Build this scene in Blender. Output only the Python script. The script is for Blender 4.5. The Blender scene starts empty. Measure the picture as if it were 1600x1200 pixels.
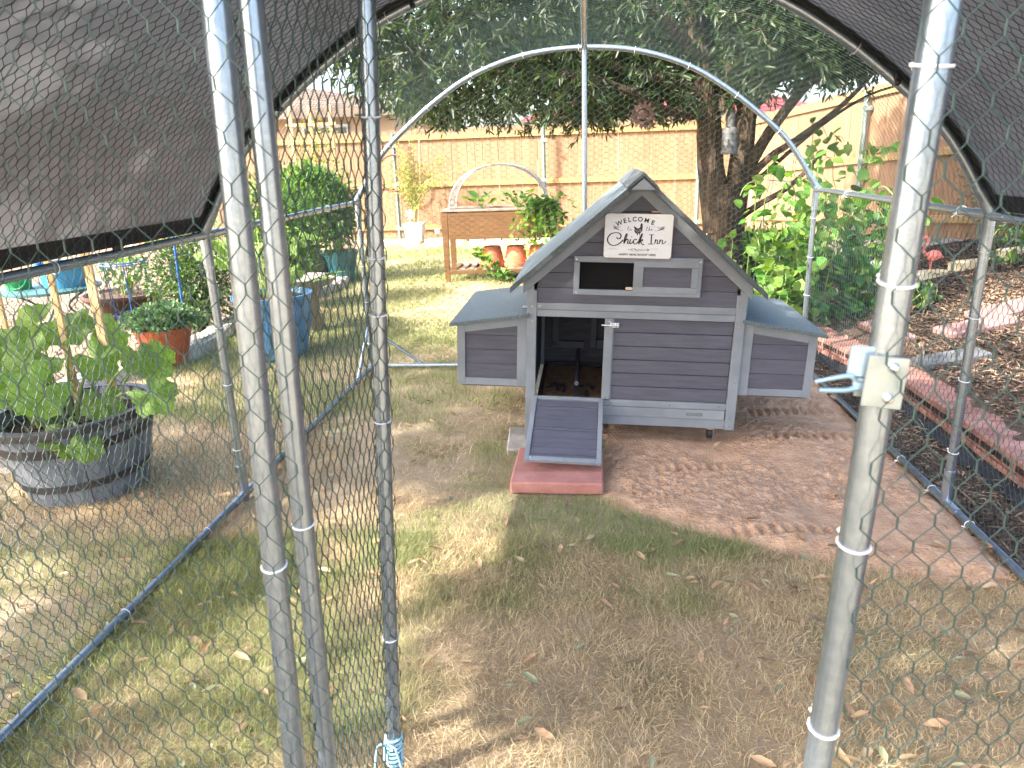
import bpy, math, random
import numpy as np
from mathutils import Vector, Matrix, Euler
random.seed(7); RNG = np.random.default_rng(7)
S = bpy.context.scene; COL = S.collection
rad = math.radians; PI = math.pi

# ------------------------------------------------------------------ camera, light, exposure
cam = bpy.data.objects.new('camera', bpy.data.cameras.new('camera')); COL.objects.link(cam); S.camera = cam
cam.data.sensor_width = 36.0; cam.data.lens = 1148.55 / 1600 * 36.0
cam.data.clip_start = 0.05; cam.data.clip_end = 400
_yaw, _pit, _rol = 0.1032, 0.3001, -0.035
cy, sy = math.cos(_yaw), math.sin(_yaw); cp, sp = math.cos(_pit), math.sin(_pit); cr, sr = math.cos(_rol), math.sin(_rol)
_r0 = Vector((cy, sy, 0)); _f = Vector((-sy * cp, cy * cp, -sp)); _u0 = _r0.cross(_f)
# image-plane roll: u = cr*a - sr*b , v(down) = sr*a + cr*b  (a right, b down in the unrolled camera)
_R = _r0 * cr + _u0 * sr          # direction that maps to pure +u
_U = _u0 * cr - _r0 * sr          # direction that maps to pure +up
cam.matrix_world = Matrix(((_R.x, _U.x, -_f.x, 0.0277), (_R.y, _U.y, -_f.y, 0), (_R.z, _U.z, -_f.z, 1.443), (0, 0, 0, 1)))
cam.data.dof.use_dof = True; cam.data.dof.focus_distance = 4.0; cam.data.dof.aperture_fstop = 9.0

SUN_EL = rad(39); _sh = Vector((-0.85, -0.53, 0)).normalized()
SUN_DIR = _sh * math.cos(SUN_EL) + Vector((0, 0, math.sin(SUN_EL)))
sun = bpy.data.objects.new('sun', bpy.data.lights.new('sun', 'SUN')); COL.objects.link(sun)
sun.data.energy = 2.7; sun.data.angle = rad(0.8); sun.data.color = (1.0, 0.93, 0.83)
sun.rotation_euler = SUN_DIR.to_track_quat('Z', 'Y').to_euler(); sun.location = (0, 0, 12)
W = bpy.data.worlds.new('World'); S.world = W; W.use_nodes = True
_n = W.node_tree.nodes; _bg = _n['Background']; _sk = _n.new('ShaderNodeTexSky'); _sk.sky_type = 'NISHITA'; _sk.sun_disc = False
_sk.sun_elevation = SUN_EL; _sk.sun_rotation = math.atan2(_sh.x, _sh.y); _sk.dust_density = 4.5; _sk.air_density = 0.9; _sk.ozone_density = 0.3
W.node_tree.links.new(_sk.outputs[0], _bg.inputs[0]); _bg.inputs[1].default_value = 0.15
S.view_settings.view_transform = 'Standard'; S.view_settings.look = 'None'; S.view_settings.gamma = 1.0
S.view_settings.exposure = 2.78; S.view_settings.use_curve_mapping = False
S.cycles.transparent_max_bounces = 12; S.cycles.max_bounces = 8

# ------------------------------------------------------------------ numpy noise
def _hash(ix, iy, s):
    n = (ix.astype(np.int64) * 374761393 + iy.astype(np.int64) * 668265263 + s * 974711) & 0x7fffffff
    n = ((n ^ (n >> 13)) * 1274126177) & 0x7fffffff
    return ((n ^ (n >> 16)) & 0xffff) / 65535.0
def vnoise(x, y, s=0):
    ix = np.floor(x); iy = np.floor(y); fx = x - ix; fy = y - iy
    fx = fx * fx * (3 - 2 * fx); fy = fy * fy * (3 - 2 * fy)
    a = _hash(ix, iy, s); b = _hash(ix + 1, iy, s); c = _hash(ix, iy + 1, s); d = _hash(ix + 1, iy + 1, s)
    return (a * (1 - fx) + b * fx) * (1 - fy) + (c * (1 - fx) + d * fx) * fy
def fbm(x, y, s=0, o=4):
    r = 0; a = .5; t = 0
    for i in range(o):
        r = r + a * vnoise(x * 2 ** i + 17.3 * i, y * 2 ** i - 9.1 * i, s + i); t += a; a *= .5
    return r / t
def sstep(a, b, x):
    t = np.clip((x - a) / (b - a), 0, 1); return t * t * (3 - 2 * t)

# ------------------------------------------------------------------ mesh helpers
def mesh_np(name, V, F, mats=None, smooth=False):
    V = np.asarray(V, dtype=np.float32).reshape(-1, 3); F = np.asarray(F, dtype=np.int32)
    me = bpy.data.meshes.new(name); k = F.shape[1]; nf = F.shape[0]
    me.vertices.add(len(V)); me.vertices.foreach_set('co', V.ravel())
    me.loops.add(nf * k); me.loops.foreach_set('vertex_index', F.ravel())
    me.polygons.add(nf); me.polygons.foreach_set('loop_start', np.arange(nf, dtype=np.int32) * k)
    try: me.polygons.foreach_set('loop_total', np.full(nf, k, dtype=np.int32))
    except Exception: pass
    if smooth: me.polygons.foreach_set('use_smooth', np.ones(nf, dtype=bool))
    me.update(calc_edges=True)
    if mats is not None: me.materials.append(mats)
    return me
def link(name, me, parent=None):
    o = bpy.data.objects.new(name, me); COL.objects.link(o)
    if parent is not None: o.parent = parent
    return o
def tag(o, label=None, cat=None, group=None, kind=None):
    if label: o['label'] = label
    if cat: o['category'] = cat
    if group: o['group'] = group
    if kind: o['kind'] = kind
    return o
def thing(name, label, cat, loc=(0, 0, 0), rot=(0, 0, 0), group=None):
    o = bpy.data.objects.new(name, None); COL.objects.link(o); o.location = loc; o.rotation_euler = rot
    o.empty_display_size = .05
    return tag(o, label, cat, group)

class MB:
    def __init__(s): s.v = []; s.f = []
    def add(s, V, F):
        b = len(s.v); s.v += [tuple(p) for p in V]; s.f += [tuple(i + b for i in f) for f in F]; return s
    def box(s, x0, x1, y0, y1, z0, z1, M=None, bev=0.0):
        if bev <= 0:
            V = [Vector((x, y, z)) for x in (x0, x1) for y in (y0, y1) for z in (z0, z1)]
            F = [(0, 1, 3, 2), (4, 6, 7, 5), (0, 4, 5, 1), (2, 3, 7, 6), (0, 2, 6, 4), (1, 5, 7, 3)]
        else:
            import bmesh
            bm = bmesh.new(); bmesh.ops.create_cube(bm, size=1)
            for v in bm.verts: v.co = Vector(((x0 + x1) / 2 + v.co.x * (x1 - x0), (y0 + y1) / 2 + v.co.y * (y1 - y0), (z0 + z1) / 2 + v.co.z * (z1 - z0)))
            bmesh.ops.bevel(bm, geom=bm.edges[:], offset=bev, segments=1, affect='EDGES', profile=.7)
            bm.verts.index_update(); V = [v.co.copy() for v in bm.verts]; F = [[q.index for q in f.verts] for f in bm.faces]; bm.free()
        if M is not None: V = [M @ p for p in V]
        return s.add(V, F)
    def prism(s, poly, y0, y1, M=None):      # poly in xz, extruded in y
        n = len(poly); V = [Vector((x, y0, z)) for x, z in poly] + [Vector((x, y1, z)) for x, z in poly]
        F = [tuple(range(n)), tuple(range(2 * n - 1, n - 1, -1))] + [(i, i + n, (i + 1) % n + n, (i + 1) % n) for i in range(n)]
        if M is not None: V = [M @ p for p in V]
        return s.add(V, F)
    def tube(s, P, r, n=8, cap=True, noise=0.0):
        P = [Vector(p) for p in P]; m = len(P)
        R = r if hasattr(r, '__len__') else [r] * m
        V = []; F = []; up = None
        for i in range(m):
            d = (P[min(i + 1, m - 1)] - P[max(i - 1, 0)]).normalized()
            if up is None:
                up = Vector((0, 0, 1)) if abs(d.z) < .9 else Vector((1, 0, 0))
            a = d.cross(up).normalized(); up = a.cross(d).normalized()
            for k in range(n):
                t = 2 * PI * k / n; q = R[i] * (1 + (random.uniform(-noise, noise) if noise else 0))
                V.append(P[i] + a * math.cos(t) * q + up * math.sin(t) * q)
        for i in range(m - 1):
            for k in range(n):
                F.append((i * n + k, i * n + (k + 1) % n, (i + 1) * n + (k + 1) % n, (i + 1) * n + k))
        if cap: F.append(tuple(range(n - 1, -1, -1))); F.append(tuple((m - 1) * n + k for k in range(n)))
        return s.add(V, F)
    def lathe(s, prof, n=32, c=(0, 0, 0), wob=0.0):
        V = []; F = []; m = len(prof)
        for r, z in prof:
            for k in range(n):
                t = 2 * PI * k / n; q = r * (1 + wob * math.sin(3 * t + z * 5))
                V.append((c[0] + q * math.cos(t), c[1] + q * math.sin(t), c[2] + z))
        for i in range(m - 1):
            for k in range(n): F.append((i * n + k, i * n + (k + 1) % n, (i + 1) * n + (k + 1) % n, (i + 1) * n + k))
        return s.add(V, F)
    def build(s, name, m, parent=None, smooth=False, loc=None):
        me = bpy.data.meshes.new(name); me.from_pydata([tuple(p) for p in s.v], [], s.f); me.update()
        import bmesh
        bm = bmesh.new(); bm.from_mesh(me); bmesh.ops.recalc_face_normals(bm, faces=bm.faces); bm.to_mesh(me); bm.free()
        if smooth:
            me.polygons.foreach_set('use_smooth', [True] * len(me.polygons))
            try: me.set_sharp_from_angle(angle=rad(40))
            except Exception: pass
        me.materials.append(m)
        o = link(name, me, parent)
        if loc is not None: o.location = loc
        return o
def smoothpath(P, k=6):
    P = [Vector(p) for p in P]; out = []
    for i in range(len(P) - 1):
        p0 = P[max(i - 1, 0)]; p1 = P[i]; p2 = P[i + 1]; p3 = P[min(i + 2, len(P) - 1)]
        for j in range(k):
            t = j / k
            out.append(.5 * ((2 * p1) + (p2 - p0) * t + (2 * p0 - 5 * p1 + 4 * p2 - p3) * t * t + (3 * p1 - p0 - 3 * p2 + p3) * t ** 3))
    out.append(P[-1]); return out

# ------------------------------------------------------------------ materials
MATS = {}
def nmat(name, c1, c2, scale=8, rough=.7, bump=.2, bscale=None, stretch=(1, 1, 1), metal=0.0, c3=None, c3pos=.75, rnd=0.25, spec=.4,
         detail=6, lo=.35, hi=.65, bdist=.01, trans=0.0, island=0.0, world=False, tint=None, hue=.028):
    m = bpy.data.materials.new(name); m.use_nodes = True; t = m.node_tree; N = t.nodes; L = t.links; b = N['Principled BSDF']
    tc = N.new('ShaderNodeTexCoord'); mp = N.new('ShaderNodeMapping'); mp.inputs['Scale'].default_value = stretch
    oi = N.new('ShaderNodeObjectInfo')
    if world:
        g = N.new('ShaderNodeNewGeometry'); L.new(g.outputs['Position'], mp.inputs['Vector'])
    else:
        ad = N.new('ShaderNodeVectorMath'); ad.operation = 'MULTIPLY_ADD'
        L.new(oi.outputs['Random'], ad.inputs[0]); ad.inputs[1].default_value = (37.1, 51.7, 23.3); L.new(tc.outputs['Object'], ad.inputs[2])
        L.new(ad.outputs[0], mp.inputs['Vector'])
    nz = N.new('ShaderNodeTexNoise'); nz.inputs['Scale'].default_value = scale; nz.inputs['Detail'].default_value = detail; nz.inputs['Roughness'].default_value = .62
    L.new(mp.outputs[0], nz.inputs['Vector'])
    cr_ = N.new('ShaderNodeValToRGB'); e = cr_.color_ramp; e.elements[0].position = lo; e.elements[1].position = hi
    e.elements[0].color = (*c1, 1); e.elements[1].color = (*c2, 1)
    if c3 is not None: q = e.elements.new(c3pos); q.color = (*c3, 1)
    L.new(nz.outputs[0], cr_.inputs[0]); colout = cr_.outputs[0]
    if rnd or island:
        mu = N.new('ShaderNodeHueSaturation'); mr = N.new('ShaderNodeMapRange')
        mr.inputs['To Min'].default_value = 1 - (island or rnd); mr.inputs['To Max'].default_value = 1 + (island or rnd)
        if island:
            gg = N.new('ShaderNodeNewGeometry'); L.new(gg.outputs['Random Per Island'], mr.inputs['Value'])
            mh = N.new('ShaderNodeMapRange'); mh.inputs['To Min'].default_value = .5 - hue * 1.4; mh.inputs['To Max'].default_value = .5 + hue
            mm_ = N.new('ShaderNodeMath'); mm_.operation = 'MULTIPLY'; mm_.inputs[1].default_value = 7.13; L.new(gg.outputs['Random Per Island'], mm_.inputs[0])
            mf = N.new('ShaderNodeMath'); mf.operation = 'FRACT'; L.new(mm_.outputs[0], mf.inputs[0]); L.new(mf.outputs[0], mh.inputs['Value'])
            L.new(mh.outputs[0], mu.inputs['Hue'])
        else: L.new(oi.outputs['Random'], mr.inputs['Value'])
        L.new(mr.outputs[0], mu.inputs['Value']); L.new(colout, mu.inputs['Color']); colout = mu.outputs[0]
    L.new(colout, b.inputs['Base Color']); b.inputs['Roughness'].default_value = rough; b.inputs['Metallic'].default_value = metal
    b.inputs['Specular IOR Level'].default_value = spec
    if bump:
        n2 = N.new('ShaderNodeTexNoise'); n2.inputs['Scale'].default_value = bscale or scale * 3; n2.inputs['Detail'].default_value = 5
        L.new(mp.outputs[0], n2.inputs['Vector'])
        bp = N.new('ShaderNodeBump'); bp.inputs['Strength'].default_value = bump; bp.inputs['Distance'].default_value = bdist
        L.new(n2.outputs[0], bp.inputs['Height']); L.new(bp.outputs[0], b.inputs['Normal'])
    if trans:
        tr = N.new('ShaderNodeBsdfTranslucent'); mx = N.new('ShaderNodeMixShader'); mx.inputs[0].default_value = trans
        if tint:
            tm = N.new('ShaderNodeMix'); tm.data_type = 'RGBA'; tm.blend_type = 'MULTIPLY'; tm.inputs[0].default_value = 1
            L.new(colout, tm.inputs[6]); tm.inputs[7].default_value = (*tint, 1); L.new(tm.outputs[2], tr.inputs['Color'])
        else: L.new(colout, tr.inputs['Color'])
        out = N['Material Output']; L.new(b.outputs[0], mx.inputs[1]); L.new(tr.outputs[0], mx.inputs[2]); L.new(mx.outputs[0], out.inputs['Surface'])
    MATS[name] = m; return m
M_galv = nmat('galvanised_steel', (.28, .34, .41), (.39, .46, .53), scale=60, rough=.27, bump=.04, metal=.85, rnd=.05, lo=.3, hi=.7)
M_galvdark = nmat('galvanised_steel_dark_reflection', (.14, .175, .215), (.22, .26, .31), scale=50, rough=.35, bump=.04, metal=.8, rnd=.05)  # same steel, dim reflections near the ground put into a darker base colour
M_wire = nmat('green_coated_wire', (.020, .046, .042), (.032, .066, .060), scale=30, rough=.45, bump=0, rnd=0, spec=.5)
M_wiregrey = nmat('bare_steel_wire', (.3, .31, .32), (.45, .46, .46), scale=30, rough=.4, bump=0, rnd=0, metal=.6)
M_tie = nmat('white_nylon', (.75, .78, .82), (.85, .87, .9), scale=20, rough=.35, bump=0, rnd=0)
M_tarp = nmat('shade_cloth', (.150, .155, .165), (.20, .205, .215), scale=5, rough=.85, bump=.25, bscale=220, bdist=.002, rnd=0, trans=.18, tint=(1., .97, 1.), spec=.15)
def _porous(m, f):
    N = m.node_tree.nodes; L = m.node_tree.links; out = N['Material Output']; src = out.inputs['Surface'].links[0].from_socket
    t = N.new('ShaderNodeBsdfTransparent'); x = N.new('ShaderNodeMixShader'); x.inputs[0].default_value = f
    L.new(src, x.inputs[1]); L.new(t.outputs[0], x.inputs[2]); L.new(x.outputs[0], out.inputs['Surface'])
_porous(M_tarp, .012)
M_hem = nmat('black_hem_webbing', (.010, .010, .014), (.022, .022, .03), scale=30, rough=.7, bump=.2, rnd=0)
M_trim = nmat('pale_grey_painted_wood', (.168, .192, .222), (.225, .252, .288), scale=5, rough=.6, bump=.18, bscale=40, stretch=(1, 1, 1), rnd=.05, bdist=.003, c3=(.24, .25, .27))
M_board = nmat('dark_grey_painted_board', (.062, .064, .088), (.097, .100, .134), scale=7, rough=.6, bump=.3, bscale=26, stretch=(1, 6, 9), rnd=.10, bdist=.003, lo=.25, hi=.75)
M_felt = nmat('mineral_roof_felt', (.055, .078, .088), (.16, .20, .215), scale=260, rough=.92, bump=.9, bscale=320, rnd=.03, bdist=.003, detail=3)
M_feltdark = nmat('felt_edge', (.045, .056, .062), (.115, .135, .145), scale=240, rough=.92, bump=.9, bscale=320, rnd=.0, bdist=.003, detail=3)
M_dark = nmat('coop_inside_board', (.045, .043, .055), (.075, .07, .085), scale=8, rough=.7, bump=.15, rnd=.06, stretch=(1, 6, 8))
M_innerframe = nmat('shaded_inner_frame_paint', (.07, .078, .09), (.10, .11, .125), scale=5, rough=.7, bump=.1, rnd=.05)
M_shav = nmat('brown_litter', (.16, .09, .05), (.30, .18, .10), scale=26, rough=.95, bump=.8, bscale=90, rnd=0)
M_silver = nmat('zinc_plated_steel', (.62, .65, .68), (.75, .77, .8), scale=40, rough=.25, bump=.03, metal=.9, rnd=0)
M_plate = nmat('dull_zinc_plate', (.30, .36, .37), (.42, .48, .49), scale=14, rough=.36, bump=.05, metal=.75, rnd=0)
M_black = nmat('black_plastic', (.012, .012, .014), (.03, .03, .034), scale=12, rough=.45, bump=.1, rnd=0)
M_redpaver = nmat('red_concrete', (.30, .125, .105), (.41, .195, .165), scale=9, rough=.9, bump=.5, bscale=130, rnd=.05, bdist=.004)
M_greypaver = nmat('grey_concrete', (.28, .26, .23), (.42, .40, .36), scale=9, rough=.9, bump=.5, bscale=110, rnd=.05, bdist=.004)
M_fence = nmat('cedar_picket', (.195, .112, .060), (.275, .170, .098), scale=5, rough=.8, bump=.3, bscale=22, stretch=(7, 1, .9), rnd=.10, bdist=.004, c3=(.17, .108, .065))
M_rail = nmat('pine_rail', (.25, .16, .062), (.33, .225, .10), scale=5, rough=.75, bump=.2, bscale=20, stretch=(1, 7, 9), rnd=.07)
M_stake = nmat('pine_stake', (.50, .32, .14), (.66, .46, .24), scale=6, rough=.7, bump=.2, bscale=25, stretch=(8, 8, 1), rnd=.08)
M_planter = nmat('brown_stained_timber', (.095, .045, .016), (.150, .076, .028), scale=5, rough=.55, bump=.2, bscale=20, stretch=(1, 5, 8), rnd=.08)
M_greywood = nmat('weathered_timber', (.17, .13, .11), (.30, .24, .21), scale=8, rough=.9, bump=.5, bscale=30, stretch=(1, 6, 6), rnd=.1)
M_terra = nmat('terracotta', (.48, .13, .065), (.62, .20, .11), scale=8, rough=.85, bump=.2, bscale=50, rnd=.12)
M_terra2 = nmat('orange_clay', (.30, .065, .022), (.40, .10, .036), scale=8, rough=.7, bump=.15, bscale=50, rnd=.02)
M_blue = nmat('blue_glaze', (.055, .16, .33), (.10, .25, .45), scale=5, rough=.35, bump=.3, bscale=16, rnd=0, stretch=(1, 1, 3))
M_teal = nmat('teal_glaze', (.01, .07, .09), (.02, .14, .17), scale=6, rough=.3, bump=.15, rnd=0)
M_darkpot = nmat('dark_clay', (.022, .025, .028), (.05, .055, .06), scale=8, rough=.5, bump=.2, rnd=0)
M_brownpot = nmat('brown_clay_bowl', (.085, .04, .03), (.13, .065, .05), scale=8, rough=.55, bump=.15, rnd=0)
M_barrel = nmat('barrel_stave', (.075, .085, .105), (.22, .24, .28), scale=5, rough=.6, bump=.5, bscale=24, stretch=(3, 3, .8), rnd=.03, lo=.3, hi=.75, bdist=.005)
M_hoop = nmat('barrel_hoop', (.022, .02, .024), (.05, .045, .05), scale=9, rough=.45, bump=.2, rnd=0)
M_potsoil = nmat('potting_soil', (.03, .018, .012), (.10, .06, .04), scale=22, rough=1, bump=1, bscale=60, rnd=0, bdist=.02)
M_stone = nmat('white_limestone', (.34, .32, .29), (.52, .49, .45), scale=6, rough=.9, bump=.8, bscale=20, rnd=.12, bdist=.02, c3=(.50, .40, .27))
M_yelstone = nmat('yellow_limestone', (.50, .40, .24), (.64, .55, .38), scale=6, rough=.9, bump=.8, bscale=18, rnd=.1, bdist=.02)
M_brick = nmat('red_brick', (.19, .085, .065), (.30, .165, .135), scale=10, rough=.9, bump=.5, bscale=60, rnd=.25, bdist=.005, c3=(.25, .2, .18), c3pos=.8)
M_hole = nmat('brick_core_hole', (.015, .01, .01), (.03, .02, .018), scale=10, rough=1, bump=0, rnd=0)
M_fabric = nmat('black_landscape_fabric', (.008, .009, .014), (.02, .022, .03), scale=10, rough=.8, bump=.3, rnd=0)
M_bark = nmat('tree_bark', (.034, .023, .015), (.105, .072, .048), scale=9, rough=.95, bump=1.0, bscale=16, stretch=(3, 3, .55), rnd=0, bdist=.05, lo=.3, hi=.7)
M_twig = nmat('thin_branch_bark', (.05, .04, .032), (.11, .09, .07), scale=12, rough=.9, bump=.4, rnd=0)
M_leafoak = nmat('evergreen_oak_leaf', (.015, .032, .011), (.036, .066, .021), scale=3, rough=.45, bump=0, rnd=0, island=.62, trans=.34, tint=(2.6, 2.5, .8), world=True, spec=.5)
M_squash = nmat('squash_leaf', (.11, .20, .03), (.21, .33, .06), scale=10, rough=.55, bump=.5, bscale=26, rnd=.25, trans=.40, tint=(1.3, 1.4, .5), bdist=.01)
def _veins(m):
    N = m.node_tree.nodes; L = m.node_tree.links; b = N['Principled BSDF']; tc = N.new('ShaderNodeTexCoord'); sx = N.new('ShaderNodeSeparateXYZ'); L.new(tc.outputs['Object'], sx.inputs[0])
    def mth(op, a, c=None, v=None):
        q = N.new('ShaderNodeMath'); q.operation = op; L.new(a, q.inputs[0])
        if c is not None: L.new(c, q.inputs[1])
        elif v is not None: q.inputs[1].default_value = v
        return q.outputs[0]
    th = mth('ARCTAN2', sx.outputs[1], sx.outputs[0]); r = mth('SQRT', mth('ADD', mth('MULTIPLY', sx.outputs[0], sx.outputs[0]), mth('MULTIPLY', sx.outputs[1], sx.outputs[1])))
    v = mth('MULTIPLY', mth('ABSOLUTE', mth('SINE', mth('MULTIPLY', th, v=2.5))), r)
    mr = N.new('ShaderNodeMapRange'); mr.inputs['From Min'].default_value = .02; mr.inputs['From Max'].default_value = .075; mr.inputs['To Min'].default_value = 1; mr.inputs['To Max'].default_value = 0; L.new(v, mr.inputs['Value'])
    src = b.inputs['Base Color'].links[0].from_socket; mx = N.new('ShaderNodeMix'); mx.data_type = 'RGBA'; fac = mth('MULTIPLY', mr.outputs[0], v=.55); L.new(fac, mx.inputs[0]); L.new(src, mx.inputs[6]); mx.inputs[7].default_value = (.34, .48, .18, 1); L.new(mx.outputs[2], b.inputs['Base Color'])
_veins(M_squash)
M_stem = nmat('green_stem', (.13, .20, .05), (.22, .28, .09), scale=10, rough=.6, bump=.1, rnd=.1)
M_sedum = nmat('grey_green_succulent', (.10, .20, .075), (.20, .34, .13), scale=6, rough=.5, bump=0, rnd=0, island=.35, trans=.2)
M_shrub = nmat('dark_shrub_leaf', (.03, .07, .02), (.075, .14, .04), scale=4, rough=.5, bump=0, rnd=0, island=.45, trans=.3, tint=(1.6, 1.8, .6))
M_bright = nmat('bright_green_leaf', (.05, .125, .03), (.115, .22, .05), scale=4, rough=.5, bump=0, rnd=0, island=.4, trans=.4, tint=(1.5, 1.6, .6))
M_vine = nmat('vine_leaf', (.06, .15, .025), (.16, .29, .055), scale=4, rough=.5, bump=0, rnd=0, island=.45, trans=.4, tint=(1.6, 1.7, .5))
M_vinedark = nmat('dark_vine_leaf', (.03, .085, .018), (.075, .17, .035), scale=4, rough=.5, bump=0, rnd=0, island=.45, trans=.35, tint=(1.6, 1.7, .5))
M_yellow = nmat('yellow_green_leaf', (.24, .27, .05), (.42, .42, .11), scale=4, rough=.6, bump=0, rnd=0, island=.3, trans=.4)
M_greygreen = nmat('grey_green_leaf', (.09, .13, .08), (.17, .22, .14), scale=4, rough=.6, bump=0, rnd=0, island=.4, trans=.3)
M_chip = nmat('bark_chips', (.05, .032, .024), (.30, .21, .14), scale=2, rough=.95, bump=0, rnd=0, island=.75, world=True, hue=.008)
M_deadleaf = nmat('dry_leaf', (.24, .135, .07), (.50, .36, .22), scale=9, rough=.7, bump=0, rnd=0, world=True, hue=.008, island=.5, trans=.15)
M_greenfall = nmat('fallen_grey_green_leaf', (.20, .22, .12), (.30, .31, .19), scale=30, rough=.6, bump=0, rnd=0, hue=.01, island=.35)
M_pebble = nmat('gravel', (.26, .21, .16), (.42, .36, .29), scale=5, rough=.9, bump=0, rnd=0, island=.35)
M_white = nmat('white_paint', (.50, .50, .50), (.62, .62, .62), scale=8, rough=.6, bump=.05, rnd=0)
M_sign = nmat('distressed_white_sign', (.46, .48, .51), (.64, .66, .69), scale=7, rough=.6, bump=.1, bscale=60, rnd=0, lo=.28, hi=.45, stretch=(1, 1, 5))
M_signedge = nmat('rusty_sign_edge', (.17, .10, .07), (.35, .26, .2), scale=40, rough=.8, bump=.1, rnd=0)
M_ink = nmat('dark_print', (.012, .011, .014), (.028, .026, .03), scale=60, rough=.7, bump=0, rnd=0)
M_inkgrey = nmat('grey_print', (.05, .047, .055), (.09, .085, .095), scale=60, rough=.7, bump=0, rnd=0)
M_rust = nmat('rusty_iron', (.09, .045, .035), (.18, .10, .08), scale=20, rough=.9, bump=.3, rnd=0)
M_tpost = nmat('green_grey_steel_post', (.17, .21, .20), (.28, .33, .31), scale=10, rough=.5, bump=.1, rnd=.05, metal=.3)
M_stucco = nmat('beige_stucco', (.36, .26, .18), (.42, .31, .22), scale=2, rough=.95, bump=.3, bscale=40, rnd=0)
M_shingle = nmat('brown_shingle', (.10, .075, .06), (.18, .14, .115), scale=3, rough=.95, bump=.3, rnd=.15, stretch=(1, 1, 1))
M_redroof = nmat('red_metal_roof', (.20, .03, .04), (.27, .05, .055), scale=2, rough=.6, bump=.1, rnd=.06)
M_glass = nmat('dark_window_glass', (.02, .025, .03), (.04, .05, .06), scale=1, rough=.1, bump=0, rnd=0, spec=.8)
M_green = nmat('green_plastic', (.01, .20, .06), (.02, .26, .08), scale=4, rough=.4, bump=0, rnd=0)
M_bluepl = nmat('blue_plastic', (.03, .20, .36), (.05, .26, .44), scale=4, rough=.4, bump=0, rnd=0)
M_bluemetal = nmat('blue_enamel', (.01, .08, .28), (.02, .11, .36), scale=4, rough=.4, bump=0, rnd=0)
M_tealmetal = nmat('dark_teal_metal', (.03, .09, .10), (.05, .13, .14), scale=8, rough=.5, bump=.1, rnd=0)
M_salmon = nmat('salmon_resin', (.60, .14, .12), (.72, .25, .2), scale=16, rough=.7, bump=.3, rnd=0)
M_flag = nmat('pink_flagstone', (.19, .11, .10), (.28, .175, .16), scale=7, rough=.9, bump=.6, bscale=30, rnd=.1, bdist=.01)
M_cord = nmat('pale_blue_cord', (.25, .5, .6), (.4, .62, .7), scale=20, rough=.7, bump=0, rnd=0)
M_ceram = nmat('pale_bell_metal', (.07, .072, .075), (.13, .132, .135), scale=16, rough=.6, bump=.3, rnd=0)
M_birdstone = nmat('cast_stone', (.20, .185, .16), (.34, .31, .27), scale=12, rough=.9, bump=.6, bscale=50, rnd=0, bdist=.006)
M_greystone = nmat('dark_grey_stone', (.06, .065, .07), (.13, .135, .14), scale=9, rough=.9, bump=.5, rnd=0)
M_log = nmat('pale_trunk_wood', (.22, .15, .09), (.42, .31, .19), scale=8, rough=.85, bump=.7, bscale=30, stretch=(4, 4, .5), rnd=0, bdist=.01)

def ground_material():
    m = bpy.data.materials.new('lawn_ground'); m.use_nodes = True; t = m.node_tree; N = t.nodes; L = t.links; b = N['Principled BSDF']
    g = N.new('ShaderNodeNewGeometry')
    def noise(s, d=6, r=.6):
        n = N.new('ShaderNodeTexNoise'); n.inputs['Scale'].default_value = s; n.inputs['Detail'].default_value = d; n.inputs['Roughness'].default_value = r
        L.new(g.outputs['Position'], n.inputs['Vector']); return n
    def ramp(n, a, ca, b_, cb):
        r = N.new('ShaderNodeValToRGB'); r.color_ramp.elements[0].position = a; r.color_ramp.elements[0].color = (*ca, 1)
        r.color_ramp.elements[1].position = b_; r.color_ramp.elements[1].color = (*cb, 1); L.new(n.outputs[0], r.inputs[0]); return r
    fine = ramp(noise(90, 8, .75), .33, (.27, .205, .135), .68, (.58, .47, .33))
    tan = ramp(noise(14, 6), .35, (.40, .30, .20), .65, (.52, .41, .285))
    mx = N.new('ShaderNodeMix'); mx.data_type = 'RGBA'; mx.inputs[0].default_value = .55; L.new(fine.outputs[0], mx.inputs[6]); L.new(tan.outputs[0], mx.inputs[7])
    gf = ramp(noise(1.6, 5), .47, (0, 0, 0), .60, (.6, .6, .6))
    gr = ramp(noise(60, 6, .7), .3, (.07, .085, .03), .7, (.30, .29, .13))
    m2 = N.new('ShaderNodeMix'); m2.data_type = 'RGBA'; L.new(gf.outputs[0], m2.inputs[0]); L.new(mx.outputs[2], m2.inputs[6]); L.new(gr.outputs[0], m2.inputs[7])
    L.new(m2.outputs[2], b.inputs['Base Color']); b.inputs['Roughness'].default_value = .95; b.inputs['Specular IOR Level'].default_value = .15
    bp = N.new('ShaderNodeBump'); bp.inputs['Strength'].default_value = .9; bp.inputs['Distance'].default_value = .02
    L.new(noise(70, 8, .8).outputs[0], bp.inputs['Height']); L.new(bp.outputs[0], b.inputs['Normal'])
    return m
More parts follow.
